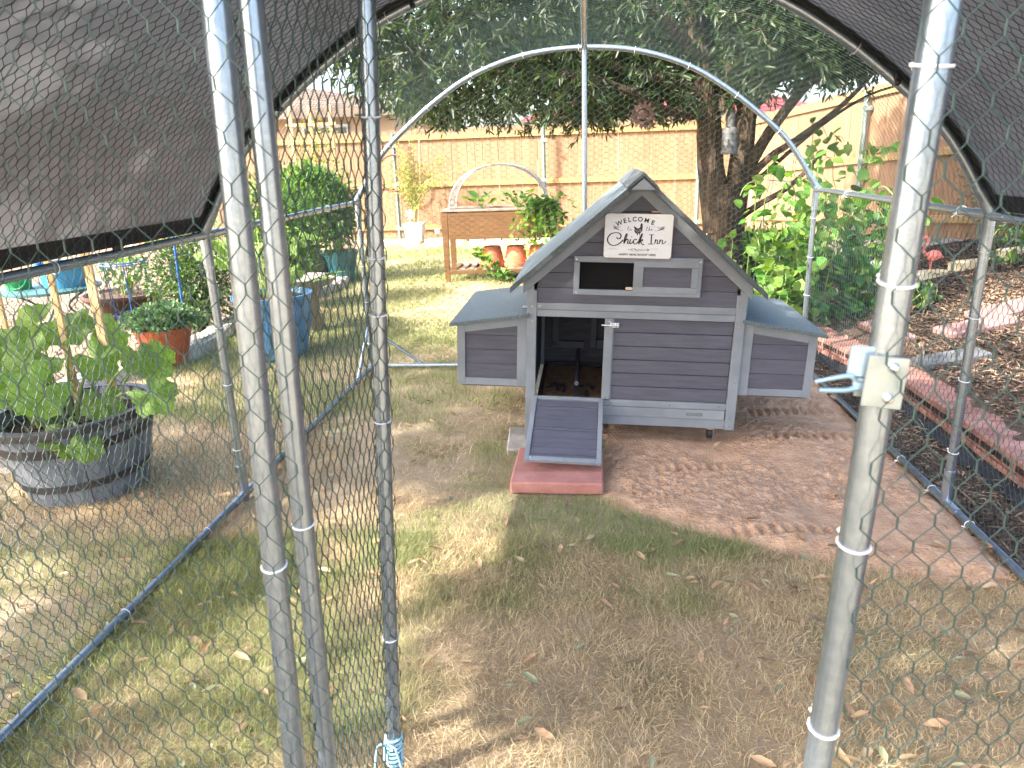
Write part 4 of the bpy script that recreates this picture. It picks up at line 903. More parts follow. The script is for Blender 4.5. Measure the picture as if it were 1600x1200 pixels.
ribbon('serif_lettering', [([(.050, .008), (.060, .009), (.072, .008)], 1.1), ([(.061, .008), (.061, -.012), (.061, -.034)], 1.3), ([(.047, -.035), (.060, -.034), (.072, -.035)], 1.1),
  ([(.080, -.012), (.079, -.024), (.077, -.033)], 1), ([(.078, -.026), (.085, -.015), (.090, -.016), (.089, -.025), (.090, -.033), (.095, -.030)], 1),
  ([(.101, -.012), (.100, -.024), (.098, -.033)], 1), ([(.099, -.026), (.107, -.015), (.113, -.017), (.112, -.027), (.115, -.033), (.124, -.027), (.129, -.020)], 1)], .0042)
ribbon('small_script', [([(-.047, .045), (-.051, .030), (-.046, .027)], 1), ([(-.053, .039), (-.044, .040)], .8), ([(-.038, .034), (-.042, .030), (-.038, .026), (-.033, .030), (-.038, .034)], .8),
  ([(.040, .045), (.035, .030), (.040, .027)], 1), ([(.033, .039), (.043, .040)], .8), ([(.050, .046), (.045, .026)], .9), ([(.046, .031), (.051, .035), (.051, .027), (.055, .027)], .8), ([(.058, .030), (.063, .033), (.059, .035), (.058, .029), (.064, .028)], .8)], .0024, M_inkgrey)
for sx in (-1, 1):
    br = [([(sx * .110, .034), (sx * .098, .030), (sx * .085, .027), (sx * .072, .027)], 1)]
    for k, (x, z) in enumerate(((.110, .034), (.104, .032), (.098, .030), (.090, .028))):
        br.append(([(sx * x, z), (sx * (x + .003 + .002 * k), z + .008), (sx * (x + .006 - .004 * k), z + .015)], 1.2)); 
    br.append(([(sx * .108, .033), (sx * .118, .031)], 1.2)); br.append(([(sx * .110, .036), (sx * .120, .042)], 1.2))
    ribbon('laurel_sprig', br, .0022, M_inkgrey)
ribbon('arrow_ornament', [([(-.045, -.064), (-.035, -.060), (-.022, -.066), (-.028, -.060), (-.015, -.058), (-.008, -.064), (.01, -.062), (.030, -.0635), (.050, -.0625)], 1), ([(.043, -.057), (.053, -.0625), (.044, -.068)], 1.2), ([(-.014, -.056), (-.006, -.066)], .8)], .0022, M_inkgrey)
hen = [(-.024, .046), (-.019, .034), (-.020, .024), (-.013, .013), (-.007, .012), (-.006, .003), (-.003, .003), (-.002, .012), (.003, .013), (.004, .005), (.007, .005), (.007, .014), (.014, .021), (.018, .030), (.017, .040), (.019, .044), (.016, .048), (.018, .055), (.014, .058), (.013, .063), (.009, .057), (.006, .052), (.007, .044), (.002, .038), (-.006, .036), (-.012, .040), (-.016, .044)]
hm = bpy.data.meshes.new('hen_silhouette'); hm.from_pydata([(x, -.0040, z) for x, z in hen], [], [tuple(range(len(hen)))]); hm.materials.append(M_ink); ho = link('hen_silhouette', hm, sign)
ribbon('hen_feathers', [([(-.016, .030), (-.010, .026), (-.005, .030)], 1), ([(-.010, .022), (-.004, .019), (.002, .024)], 1), ([(.000, .033), (.006, .028), (.011, .034)], 1), ([(.004, .022), (.009, .022), (.012, .027)], 1)], .0016, M_sign, y=-.0044)

# ------------------------------------------------------------------ pavers by the coop
def slab(name, label, cat, x0, x1, y0, y1, z0, h, m, rot=0, bev=.008):
    cx_, cy_ = (x0 + x1) / 2, (y0 + y1) / 2
    o = MB().box(x0 - cx_, x1 - cx_, y0 - cy_, y1 - cy_, 0, h, bev=bev).build(name, m); o.location = (cx_, cy_, z0); o.rotation_euler = (0, 0, rad(rot)); return tag(o, label, cat)
slab('paver', 'red concrete paver under the lowered ramp door', 'paver', -.305, .112, 2.985, 3.40, -.005, .058, M_redpaver, -1)
slab('paver', 'grey concrete paver half hidden under the left front corner of the coop', 'paver', -.375, -.07, 3.43, 3.75, -.01, .045, M_greypaver, 3)
# ------------------------------------------------------------------ raised planter bench in the back
def leafset(name, m, P, D, ln, wd, parent, tmpl=ROUND, roll=.6, stuff=True):
    V, F = scatter(tmpl, P, frames(D, RNG.normal(0, roll, len(P))), ln, wd); o = link(name, mesh_np(name, V, F, m), parent)
    if stuff: o['kind'] = 'stuff'
    return o
def bushpts(n, c, r, low=-1.0, shell=.5):
    d = RNG.normal(0, 1, (n, 3)); d /= np.linalg.norm(d, axis=1, keepdims=True); d[:, 2] = np.where(d[:, 2] < low, -d[:, 2], d[:, 2])
    q = RNG.uniform(shell, 1, (n, 1)) * (.75 + .5 * fbm(d[:, 0:1] * 2.5 + 3, d[:, 1:2] * 2.5 + d[:, 2:3] * 2, 5, 2)); return np.array(c) + d * q * np.array(r), d
PX0, PX1, PY0, PY1 = -1.655, -.30, 8.78, 9.32
pb = thing('planter_bench', 'brown timber raised planter on legs with slatted shelf by the back fence', 'planter', ((PX0 + PX1) / 2, (PY0 + PY1) / 2, 0)); pcx, pcy = (PX0 + PX1) / 2, (PY0 + PY1) / 2; pw = (PX1 - PX0) / 2; pd = (PY1 - PY0) / 2
for sx in (-1, 1):
    for sy in (-1, 1):
        m = MB(); x, y = sx * (pw - .035), sy * (pd - .03)
        m.add([(x - .025, y - .025, -.02), (x + .025, y - .025, -.02), (x + .025, y + .025, -.02), (x - .025, y + .025, -.02), (x - .04, y - .03, .84), (x + .04, y - .03, .84), (x + .04, y + .03, .84), (x - .04, y + .03, .84)], [(0, 3, 2, 1), (4, 5, 6, 7), (0, 1, 5, 4), (1, 2, 6, 5), (2, 3, 7, 6), (3, 0, 4, 7)])
        m.build('leg', M_planter, pb)
def pbb(n, x0, x1, y0, y1, z0, z1, m, bev=.004): return MB().box(x0, x1, y0, y1, z0, z1, bev=bev).build(n, m, pb)
pbb('front_board', -pw + .076, pw - .076, -pd + .002, -pd + .024, .515, .83, M_planter); pbb('back_board', -pw + .076, pw - .076, pd - .024, pd - .002, .515, .83, M_planter)
for sx in (-1, 1): pbb('end_board', min(sx * (pw - .012), sx * (pw - .035)), max(sx * (pw - .012), sx * (pw - .035)), -pd + .061, pd - .061, .515, .83, M_planter)
for a in ((-pw, pw, -pd - .012, -pd + .05), (-pw, pw, pd - .05, pd + .012)): pbb('rim_board', *a, .8405, .865, M_greywood)
for a in ((-pw, -pw + .06), (pw - .06, pw)): pbb('rim_board', *a, -pd + .0505, pd - .0505, .8405, .864, M_greywood)
pbb('bed_soil', -pw + .04, pw - .04, -pd + .03, pd - .03, .53, .795, M_potsoil, 0)
pbb('shelf_rail', -pw + .06, pw - .06, -pd + .005, -pd + .03, .105, .150, M_planter); pbb('shelf_rail', -pw + .06, pw - .06, pd - .03, pd - .005, .105, .150, M_planter)
for k in range(12): x = -pw + .085 + k * .102; pbb('shelf_slat', x, x + .062, -pd + .01, pd - .01, .1505, .166, M_greywood if k % 3 else M_planter, .003)
for k in range(6): x = -pw + .3 + k * .2; pbb('spacer_block', x, x + .02, -pd - .001, -pd + .02, .495, .5145, M_black, 0)
hoopw = pw - .10
hp = lambda t: (-hoopw * math.cos(t) - .0, .84 + .52 * math.sin(t) ** .85)
for yy_ in (-pd + .02, pd - .02): MB().tube([(hp(t)[0], yy_, hp(t)[1]) for t in np.linspace(0.02, PI - .02, 26)], .008, 8).build('hoop', M_wiregrey, pb, True)
def hoopmap(P):
    t = np.clip(P[:, 1] / 1.9 * PI, .01, PI - .01); return np.stack([-hoopw * np.cos(t), P[:, 0], .84 + .52 * np.sin(t) ** .85 + bul(P, 77, .01)], -1)
net('hoop_netting', (-pd + .02, pd - .02, 0, 1.9), hoopmap, parent=pb, seed=61, r=.0011, mat=M_wiregrey, pw=.05, qh=.044)
# plants in it
def collard(x, y, z, n, r, mat, name, label, cat='plant', size=.14):
    t = thing(name, label, cat, (x, y, z)); P = []; D = []
    m = MB()
    for k in range(n):
        a = RNG.uniform(0, 2 * PI); q = RNG.uniform(.2, 1) * r; h = RNG.uniform(.5, 1.1) * r * 1.3
        p = (q * math.cos(a), q * math.sin(a), h); m.tube(smoothpath([(0, 0, -.03), (p[0] * .4, p[1] * .4, h * .6), p], 3), .003, 4, cap=False); P.append(p); D.append((math.cos(a), math.sin(a), RNG.uniform(-.1, .9)))
    m.build('stems', M_stem, t); leafset('foliage', mat, np.array(P), np.array(D), RNG.uniform(.7, 1.2, n) * size, RNG.uniform(.5, .75, n) * size, t)
    return t
collard(-1.20, 9.02, .80, 16, .15, M_bright, 'leafy_plant', 'broad leaved green plant growing at the left in the planter bench', size=.13)
collard(-.76, 9.02, .80, 40, .17, M_bright, 'leafy_plant', 'smaller leaved bushy plant at the middle of the planter bench', size=.07)
vt = thing('trailing_vine', 'leafy vine spilling over the right end of the planter bench', 'vine', (-.42, 8.74, .85))
P = []; D = []; m = MB()
for k in range(34):
    a = RNG.uniform(-1, 1); pts_ = [Vector((RNG.uniform(-.12, .1), RNG.uniform(0, .2), 0))]
    d = Vector((a * .5 + .05, -.5, RNG.uniform(-.2, 1.3)))
    for j in range(9): pts_.append(pts_[-1] + d * .052); d += Vector((RNG.normal(0, .2), RNG.normal(0, .1), -.28))
    m.tube(pts_, .0022, 4, cap=False)
    for p in pts_[1:]:
        for q in range(2): P.append(p + Vector(RNG.normal(0, .02, 3))); D.append(RNG.normal(0, 1, 3) + [0, -.4, -.2])
m.build('stems', M_stem, vt); leafset('foliage', M_vine, np.array(P), np.array(D), RNG.uniform(.04, .075, len(P)), RNG.uniform(.035, .06, len(P)), vt)
vt2 = thing('trailing_vine', 'thin vine hanging through the slatted shelf beside the terracotta pots', 'vine', (-1.2, 8.7, .25)); P = []; D = []; m = MB()
for k in range(4):
    p = Vector((RNG.uniform(-.12, 0), 0, .12)); d = Vector((.6, -.15, RNG.uniform(-.6, -.1))); pts_ = [p]
    for j in range(14): pts_.append(pts_[-1] + d * .05); d += Vector((RNG.normal(.02, .12), 0, RNG.normal(.0, .16))); pts_[-1].z = max(pts_[-1].z, -.23)
    m.tube(pts_, .003, 4, cap=False)
    for p in pts_:
        for q in range(2): P.append(p + Vector(RNG.normal(0, .025, 3))); D.append(RNG.normal(0, 1, 3))
m.build('stems', M_stem, vt2); leafset('foliage', M_vine, np.array(P), np.array(D), RNG.uniform(.05, .09, len(P)), RNG.uniform(.045, .075, len(P)), vt2)
# upturned terracotta pots on the shelf
for x, lab in ((-1.09, 'upturned terracotta pot on the planter shelf, leftmost and partly behind vine leaves'), (-.80, 'upturned terracotta pot on the planter shelf, middle one in full view'), (-.52, 'upturned terracotta pot on the planter shelf, rightmost behind the coop roof edge')):
    t = thing('terracotta_pot', lab, 'pot', (x, 9.0, .1665), (0, 0, random.random()), 'upturned terracotta pots')
    MB().lathe([(.0, .002), (.150, .0), (.156, .004), (.156, .045), (.142, .047)], 32).build('rim', M_terra, t, True)
    MB().lathe([(.142, .0475), (.105, .232), (.098, .24), (.02, .24), (.018, .232), (0, .232)], 32).build('pot_body', M_terra, t, True)

# ------------------------------------------------------------------ back edging, white pot sapling, lamp
def rock(name, m, x, y, z, l, w, h, rot=0, seed=0, parent=None, rough=.12):
    import bmesh
    bm = bmesh.new(); bmesh.ops.create_cube(bm, size=1); bmesh.ops.bevel(bm, geom=bm.edges[:], offset=.16, segments=1, affect='EDGES')
    bmesh.ops.subdivide_edges(bm, edges=bm.edges[:], cuts=1, use_grid_fill=True)
    r = random.Random(seed)
    for v in bm.verts: v.co *= 1 + r.uniform(-rough, rough); v.co.z += r.uniform(-.04, .04); v.co = Vector((v.co.x * l, v.co.y * w, v.co.z * h))
    me = bpy.data.meshes.new(name); bm.to_mesh(me); bm.free(); me.materials.append(m)
    for p in me.polygons: p.use_smooth = False
    o = link(name, me, parent); o.location = (x, y, z + h * .42); o.rotation_euler = (0, 0, rad(rot)); return o
bE = thing('stone_edging', 'long yellowish stone blocks edging the bed along the back fence', 'edging', (-2.4, 12.85, 0))
for k, (x, l) in enumerate(((-3.2, .78), (-2.38, .74), (-1.6, .72), (-.85, .7), (-.1, .7), (.7, .72))): rock('stone', M_yelstone, x + 2.4, random.uniform(-.03, .03), -.02, l, .2, .15, random.uniform(-3, 3), k, bE, .04)
wp = thing('potted_sapling', 'pale yellow green sapling staked in a white square pot by the fence', 'plant', (-3.03, 13.35, .03))
m = MB(); m.add([(-.13, -.13, 0), (.13, -.13, 0), (.13, .13, 0), (-.13, .13, 0), (-.175, -.175, .32), (.175, -.175, .32), (.175, .175, .32), (-.175, .175, .32), (-.155, -.155, .32), (.155, -.155, .32), (.155, .155, .32), (-.155, .155, .32), (-.14, -.14, .26), (.14, -.14, .26), (.14, .14, .26), (-.14, .14, .26)],
 [(0, 3, 2, 1), (0, 1, 5, 4), (1, 2, 6, 5), (2, 3, 7, 6), (3, 0, 4, 7), (4, 5, 9, 8), (5, 6, 10, 9), (6, 7, 11, 10), (7, 4, 8, 11), (8, 9, 13, 12), (9, 10, 14, 13), (10, 11, 15, 14), (11, 8, 12, 15)])
m.build('pot', M_white, wp); MB().box(-.142, .142, -.142, .142, .2, .262).build('soil', M_potsoil, wp)
MB().tube([(.06, 0, .25), (.16, 0, 1.0), (.19, 0, 1.75)], .010, 6).build('stake', M_stake, wp)
P = []; D = []; m = MB()
for k in range(26):
    a = RNG.uniform(-1, 1); p = Vector((0, 0, RNG.uniform(.3, .9))); d = Vector((a * .34 + .03, RNG.uniform(-.3, .3), 1)); pts_ = [p]
    for j in range(14): pts_.append(pts_[-1] + d * .075); d += Vector((RNG.normal(0, .12), RNG.normal(0, .08), RNG.normal(-.05, .05)))
    m.tube(pts_, .004, 4, cap=False)
    for p in pts_[3:]:
        for q in range(5): P.append(p + Vector(RNG.normal(0, .045, 3))); D.append(RNG.normal(0, 1, 3))
m.build('stems', M_stem, wp); leafset('foliage', M_yellow, np.array(P), np.array(D), RNG.uniform(.035, .07, len(P)), RNG.uniform(.014, .03, len(P)), wp, LANCE)
MB().lathe([(0, .0), (.03, .0), (.03, .10)], 10).build  # (shape only)
sp_ = thing('garden_spike_light', 'tiny white solar light standing by the fence foot', 'light', (-2.62, 13.4, 0))
MB().tube([(0, 0, 0), (0, 0, .14)], .008, 6).build('stem', M_black, sp_); MB().lathe([(0, .14), (.05, .15), (.055, .2), (.045, .23), (0, .24)], 14).build('lamp_head', M_white, sp_, True)
fl_ = thing('pinwheel', 'small white pinwheel flower stuck beside the white pot sapling', 'ornament', (-3.05, 13.12, 0)); MB().tube([(0, 0, .0), (0, 0, .5)], .005, 5).build('stem', M_white, fl_)
for k in range(6):
    a = k * PI / 3; m = MB(); m.add([(0, 0, .52), (.09 * math.cos(a), -.02, .52 + .09 * math.sin(a)), (.09 * math.cos(a + .6), .01, .52 + .09 * math.sin(a + .6))], [(0, 1, 2)]); m.box(-.002, .002, -.002, .002, .518, .522); m.build('petal', M_white, fl_)

# ------------------------------------------------------------------ half barrel with squash
BX, BY = -2.32, 3.02
hb = thing('half_barrel_planter', 'dark half barrel planter with two hoops on the lawn at left', 'planter', (BX, BY, 0), (rad(1), rad(-2), 0))
Rb, Rt, Hb = .245, .345, .40
rr = lambda z: Rb + (Rt - Rb) * (z / Hb) ** .85
for k in range(20):
    a0 = 2 * PI * k / 20 + .006; a1 = 2 * PI * (k + 1) / 20 - .006; V = []; zs = (0, .13, .27, Hb)
    for z in zs:
        for a, q in ((a0, 0), ((a0 + a1) / 2, 0.0015), (a1, 0), (a1, -.022), (a0, -.022)): V.append(((rr(z) + q) * math.cos(a), (rr(z) + q) * math.sin(a), z))
    F = []
    for i in range(3):
        for j in range(5): F.append((i * 5 + j, i * 5 + (j + 1) % 5, (i + 1) * 5 + (j + 1) % 5, (i + 1) * 5 + j))
    F.append((15, 16, 17, 18, 19)); MB().add(V, F).build('stave', M_barrel, hb)
for z0, z1 in ((.275, .318), (.095, .13)):
    MB().lathe([(rr(z0) - .001, z0), (rr(z0) + .0045, z0), (rr(z1) + .0045, z1), (rr(z1) - .001, z1)], 48).build('hoop', M_hoop, hb, True)
MB().lathe([(Rt - .026, Hb - .02), (Rt - .024, Hb + .004), (Rt + .010, Hb + .004), (Rt + .012, Hb - .004), (Rt + .006, Hb - .034), (Rt - .004, Hb - .036)], 48).build('rim', M_hoop, hb, True)
MB().lathe([(0, .345), (Rt - .06, .338), (Rt - .024, .333)], 40, wob=.0).build('soil', M_potsoil, hb)
chp = scatter(LANCE, np.stack([RNG.normal(0, .14, 260), RNG.normal(0, .14, 260), np.full(260, .347)], -1), rots(260, .25), RNG.uniform(.02, .06, 260), RNG.uniform(.006, .016, 260)); o = link('bark_litter', mesh_np('bark_litter', *chp, M_chip), hb); o['kind'] = 'stuff'
# lobed squash leaf template
def squash_mesh(seed):
    r = random.Random(seed); n = 30; V = [(0, 0, 0)]; F = []
    for ring, k in ((.5, 0), (1, 1)):
        for i in range(n):
            t = -PI + 2 * PI * (i + .5) / n
            rad_ = 1 - .62 * math.exp(-((abs(t) - PI) / .32) ** 2) + .10 * math.cos(5 * t) + (.055 * (1 if i % 2 else -1)) * k + r.uniform(-.02, .02)
            z = (.13 * math.sin(5 * t + seed) + .08 * math.cos(3 * t + seed)) * ring - .20 * ring ** 2 + .10 * abs(math.sin(2.5 * t)) * ring + (.05 if i % 2 else 0) * k * 0
            V.append((rad_ * ring * math.cos(t) + .05, rad_ * ring * math.sin(t) * .98, z))
    for i in range(n):
        j = (i + 1) % n
        if i == n - 1: continue
        F += [(0, 1 + i, 1 + j), (1 + i, 1 + n + i, 1 + n + j, 1 + j)]
    me = bpy.data.meshes.new('leaf'); me.from_pydata(V, [], F); me.update(); me.polygons.foreach_set('use_smooth', [True] * len(F)); me.materials.append(M_squash); return me
SQ = [squash_mesh(i) for i in range(4)]
sq = thing('squash_plant', 'squash plant with big lobed leaves growing in the half barrel', 'plant', (BX, BY, .34))
LV = [(-.22, -.22, .20, .12), (-.02, -.16, .20, .125), (-.13, -.05, .30, .13), (.13, -.27, .02, .10), (.42, -.05, .14, .10), (-.40, -.20, .14, .12), (.08, .10, .26, .10), (-.10, .20, .40, .11), (-.28, .06, .34, .13), (-.42, .04, .28, .13), (.33, .05, .28, .09), (.02, .28, .36, .12), (.18, -.06, .10, .09), (.24, -.30, -.01, .07), (-.48, -.10, .05, .12), (-.30, .25, .40, .12), (.30, .20, .24, .10), (-.52, .15, .30, .12), (-.36, -.05, .2, .12)]
for k, (x, y, z, s) in enumerate(LV):
    base = Vector((x * .22 + random.uniform(-.04, .04), y * .22 + random.uniform(-.04, .04), 0)); tip = Vector((x, y, z))
    MB().tube(smoothpath([base, base.lerp(tip, .5) + Vector((0, 0, .06)), tip + Vector((0, 0, -.01))], 4), [.0075 - .0035 * i / 8 for i in range(9)], 6).build('leaf_stalk', M_stem, sq, True)
    o = link('leaf', SQ[k % 4], sq); o.location = tip; o.scale = (s, s, s); az = math.atan2(y, x) + random.uniform(-.5, .5)
    nrm = Vector((.45 + x * .5, -.62 + y * .3, .62)) + Vector((random.gauss(0, .28), random.gauss(0, .28), random.gauss(0, .15))); nrm.normalize()
    dx_ = Vector((math.cos(az), math.sin(az) - .5, -.55)); dx_ = (dx_ - nrm * dx_.dot(nrm)).normalized(); dy_ = nrm.cross(dx_)
    o.rotation_euler = Matrix((dx_, dy_, nrm)).transposed().to_euler()
for k in range(16):
    a = random.uniform(2.2, 4.6); l = random.uniform(.14, .30); b_ = Vector((random.uniform(-.16, -.04), random.uniform(-.14, .02), 0)); MB().tube(smoothpath([b_, b_ + Vector((math.cos(a) * l * .4, math.sin(a) * l * .4, l * .7)), b_ + Vector((math.cos(a) * l, math.sin(a) * l, l * .95))], 3), [.010, .009, .009, .008, .007, .006, .005], 6).build('leaf_stalk', M_stem, sq, True)
for x, y, r, lab in ((-2.70, 3.22, .014, 'leftmost of the three wooden stakes rising from the half barrel'), (-2.43, 3.24, .016, 'middle of the three wooden stakes rising from the half barrel'), (-2.28, 3.30, .022, 'widest and rightmost of the three wooden stakes in the half barrel')):
    o = MB().box(-r, r, -.008, .008, .0, 1.22, bev=.002).build('wooden_stake', M_stake); o.location = (x + .02, y - .08, .36 if x > -2.6 else .33); o.rotation_euler = (rad(-3), rad(-2.5), 0); tag(o, lab, 'stake', 'wooden stakes in the half barrel')

# ------------------------------------------------------------------ left bed: edging stones, pots, shrubs
se = thing('stone_edging', 'rough white limestone edging curving along the left bed', 'edging', (0, 0, 0)); k = 0
Ep = smoothpath([(x, y, 0) for x, y in EDGE[1:-1]], 10); d = 0; last = None
for i in range(len(Ep) - 1):
    seg = Ep[i + 1] - Ep[i]; d += seg.length
    if last is None or d > last:
        l = random.uniform(.24, .40); a = math.degrees(math.atan2(seg.y, seg.x))
        rock('stone', M_stone, Ep[i].x, Ep[i].y, gz_at(Ep[i].x, Ep[i].y) - .02, l, random.uniform(.14, .2), random.uniform(.12, .17), a + random.uniform(-12, 12), 100 + k, se, .09); k += 1; d = 0; last = l * .92
for i, (x, y, s) in enumerate(((-3.18, 5.75, .16), (-3.45, 5.95, .15), (-3.3, 6.2, .13), (-3.55, 5.6, .14), (-3.4, 4.9, .13), (-3.6, 6.4, .17))): rock('stone', M_stone if i % 2 else M_yelstone, x, y, 0, s, s * .8, s * .7, 40 * i, 300 + i, se, .12)
n = 5200; x = RNG.uniform(-7, -2.5, n); y = RNG.uniform(2.9, 9.5, n); ok = in_bed(x - .02, y); x, y = x[ok], y[ok]; n = len(x)
PEB = (np.array([(1, 0, 0), (-1, 0, 0), (0, 1, 0), (0, -1, 0), (0, 0, .7), (0, 0, -.7)], float), np.array([(0, 2, 4), (2, 1, 4), (1, 3, 4), (3, 0, 4), (2, 0, 5), (1, 2, 5), (3, 1, 5), (0, 3, 5)]))
s_ = RNG.uniform(.006, .022, n); V, F = scatter(PEB, np.stack([x, y, lawn_z(x, y) + .008 + s_ * .3], -1), rots(n, .5), s_, s_ * RNG.uniform(.6, 1, n)); gv = link('gravel', mesh_np('gravel', V, F, M_pebble)); tag(gv, 'loose pale gravel and stone chips over the left bed', None, kind='stuff')
def leafy(name, label, cat, x, y, z, pots, soil_z_, fol, mat, ln, wd, n, c, r, parent_pot=True, tmpl=ROUND, stems=10, low=-.3, shell=.4):
    t = thing(name, label, cat, (x, y, z))
    for nm, prof, mt in pots: MB().lathe(prof, 36).build(nm, mt, t, True)
    if soil_z_: MB().lathe([(0, soil_z_[1] + .01), (soil_z_[0], soil_z_[1])], 24).build('soil', M_potsoil, t)
    if n:
        P, D = bushpts(n, c, r, low, shell); leafset('foliage', mat, P, D + RNG.normal(0, .6, (n, 3)), RNG.uniform(*ln, n), RNG.uniform(*wd, n), t, tmpl)
        m = MB()
        for k in range(stems):
            q = P[k]; b = (RNG.uniform(-.03, .03), RNG.uniform(-.03, .03), soil_z_[1] if soil_z_ else 0); m.tube(smoothpath([b, ((b[0] + q[0]) / 2 * .7, (b[1] + q[1]) / 2 * .7, (b[2] + q[2]) / 2), tuple(q)], 3), .006, 5, cap=False)
        m.build('stems', M_stem if mat is not M_shrub else M_twig, t)
    return t
leafy('potted_succulent', 'orange clay pot full of small grey green succulent leaves', 'potted plant', -3.12, 5.12, .03,
      [('pot', [(0, 0), (.135, 0), (.20, .25), (.205, .25), (.205, .285), (.19, .285), (.175, .24)], M_terra2)], (.18, .255), None, M_sedum, (.022, .04), (.016, .026), 2600, (0, 0, .30), (.26, .25, .15), low=-.1, shell=.6)
t = leafy('tall_blue_planter', 'tall blue ribbed planter with vining melon plant beside the run', 'potted plant', -2.36, 5.40, 0,
      [('pot', [(0, 0), (.17, 0), (.20, .02), (.265, .28), (.29, .47), (.305, .475), (.305, .50), (.285, .50), (.27, .46)], M_blue)], (.275, .45), None, M_squash, (.1, .1), (.1, .1), 0, None, None)
for k in range(18):
    a = 2 * PI * k / 18; MB().tube([(.205 * math.cos(a), .205 * math.sin(a), .04), (.262 * math.cos(a), .262 * math.sin(a), .26), (.290 * math.cos(a), .290 * math.sin(a), .46)], .006, 5).build('rib', M_blue, t)
for k in range(30):
    x = random.uniform(-.62, .30); y = random.uniform(.0, .75); z = .50 + random.uniform(.0, .42) + (.15 if x < -.1 else 0); s = random.uniform(.06, .10)
    o = link('leaf', SQ[k % 4], t); o.location = (x, y, z); o.scale = (s, s, s); o.rotation_euler = (random.uniform(-.6, .6), random.uniform(-.2, .9), random.uniform(-2.6, -.5))
    MB().tube(smoothpath([(x * .3, y * .2, .45), (x * .7, y * .6, z * .8 + .1), (x, y, z)], 3), .004, 5).build('leaf_stalk', M_stem, t)
bb = thing('bird_bath', 'cast stone bowl on a pale tree trunk pedestal by the edging', 'bird bath', (-2.42, 6.25, 0), (0, 0, .4))
MB().lathe([(0, 0), (.14, 0), (.115, .08), (.085, .2), (.08, .33), (.10, .38), (0, .38)], 14, wob=.1).build('pedestal', M_log, bb, True)
MB().lathe([(0, .38), (.12, .385), (.23, .43), (.275, .475), (.28, .49), (.262, .492), (.2, .455), (0, .44)], 40).build('bowl', M_birdstone, bb, True)
leafy('potted_bush', 'big bright green bush in a dark clay pot at the corner of the bed', 'potted plant', -3.38, 9.0, 0,
      [('pot', [(0, 0), (.20, 0), (.27, .30), (.30, .34), (.30, .37), (.27, .37), (.25, .3)], M_darkpot)], (.26, .32), None, M_bright, (.05, .095), (.022, .04), 4200, (.10, -.1, .90), (.54, .45, .52), low=-.75, shell=.35, stems=22)
leafy('potted_plant', 'glossy teal pot with upright green stems right of the dark pot', 'potted plant', -2.98, 8.95, 0,
      [('pot', [(0, 0), (.13, 0), (.20, .32), (.225, .37), (.225, .40), (.20, .40), (.19, .34)], M_teal)], (.20, .36), None, M_bright, (.05, .09), (.02, .035), 1500, (-.02, 0, .80), (.28, .28, .42), low=-.9, shell=.3, stems=14)
leafy('shrub', 'dense dark green shrub growing in the bed behind the blue stake', 'shrub', -3.42, 6.25, 0, [], None, None, M_shrub, (.03, .055), (.014, .024), 5200, (.0, 0, .50), (.46, .42, .50), low=-1, shell=.25, stems=26)
leafy('shrub', 'feathery green shrub between blue planter and dark pots', 'shrub', -3.05, 7.35, 0, [], None, None, M_bright, (.05, .09), (.02, .04), 3300, (.0, 0, .72), (.42, .4, .70), low=-1, shell=.3, stems=18, tmpl=LANCE)
t = leafy('bowl_planter', 'wide brown bowl of soil with a young plant and white label', 'planter', -4.85, 7.35, 0,
      [('pot', [(0, 0), (.26, 0), (.38, .13), (.42, .17), (.42, .20), (.39, .20), (.36, .15)], M_brownpot)], (.38, .17), None, M_greygreen, (.05, .08), (.03, .05), 90, (0.1, 0, .36), (.28, .2, .24), low=-.9, stems=12)
MB().box(-.19, -.17, -.1, -.097, .17, .36, Matrix.Rotation(rad(-12), 4, 'Y')).build('plant_label', M_white, t)
bs = MB().tube([(-3.165, 5.50, .0), (-3.155, 5.52, .7), (-3.14, 5.54, 1.35)], .010, 8).build('blue_stake', M_bluemetal, smooth=True); tag(bs, 'thin blue garden stake in front of the dark shrub', 'stake')
ph = thing('plant_stand', 'blue wire hoop stand holding a young plant behind the barrel', 'plant stand', (-4.30, 6.6, 0))
for z, r in ((.62, .20), (.60, .21), (.12, .17)): MB().tube([(r * math.cos(a), r * math.sin(a), z) for a in np.linspace(0, 2 * PI, 25)], .006, 5, cap=False).build('wire_ring', M_bluemetal, ph)
for k in range(6): a = k * PI / 3; MB().tube([(.17 * math.cos(a), .17 * math.sin(a), 0), (.2 * math.cos(a), .2 * math.sin(a), .62)], .005, 5).build('wire_leg', M_bluemetal if k % 2 else M_black, ph)
P, D = bushpts(60, (0, 0, .55), (.2, .2, .14)); leafset('foliage', M_bright, P, D, RNG.uniform(.05, .08, 60), RNG.uniform(.03, .05, 60), ph)
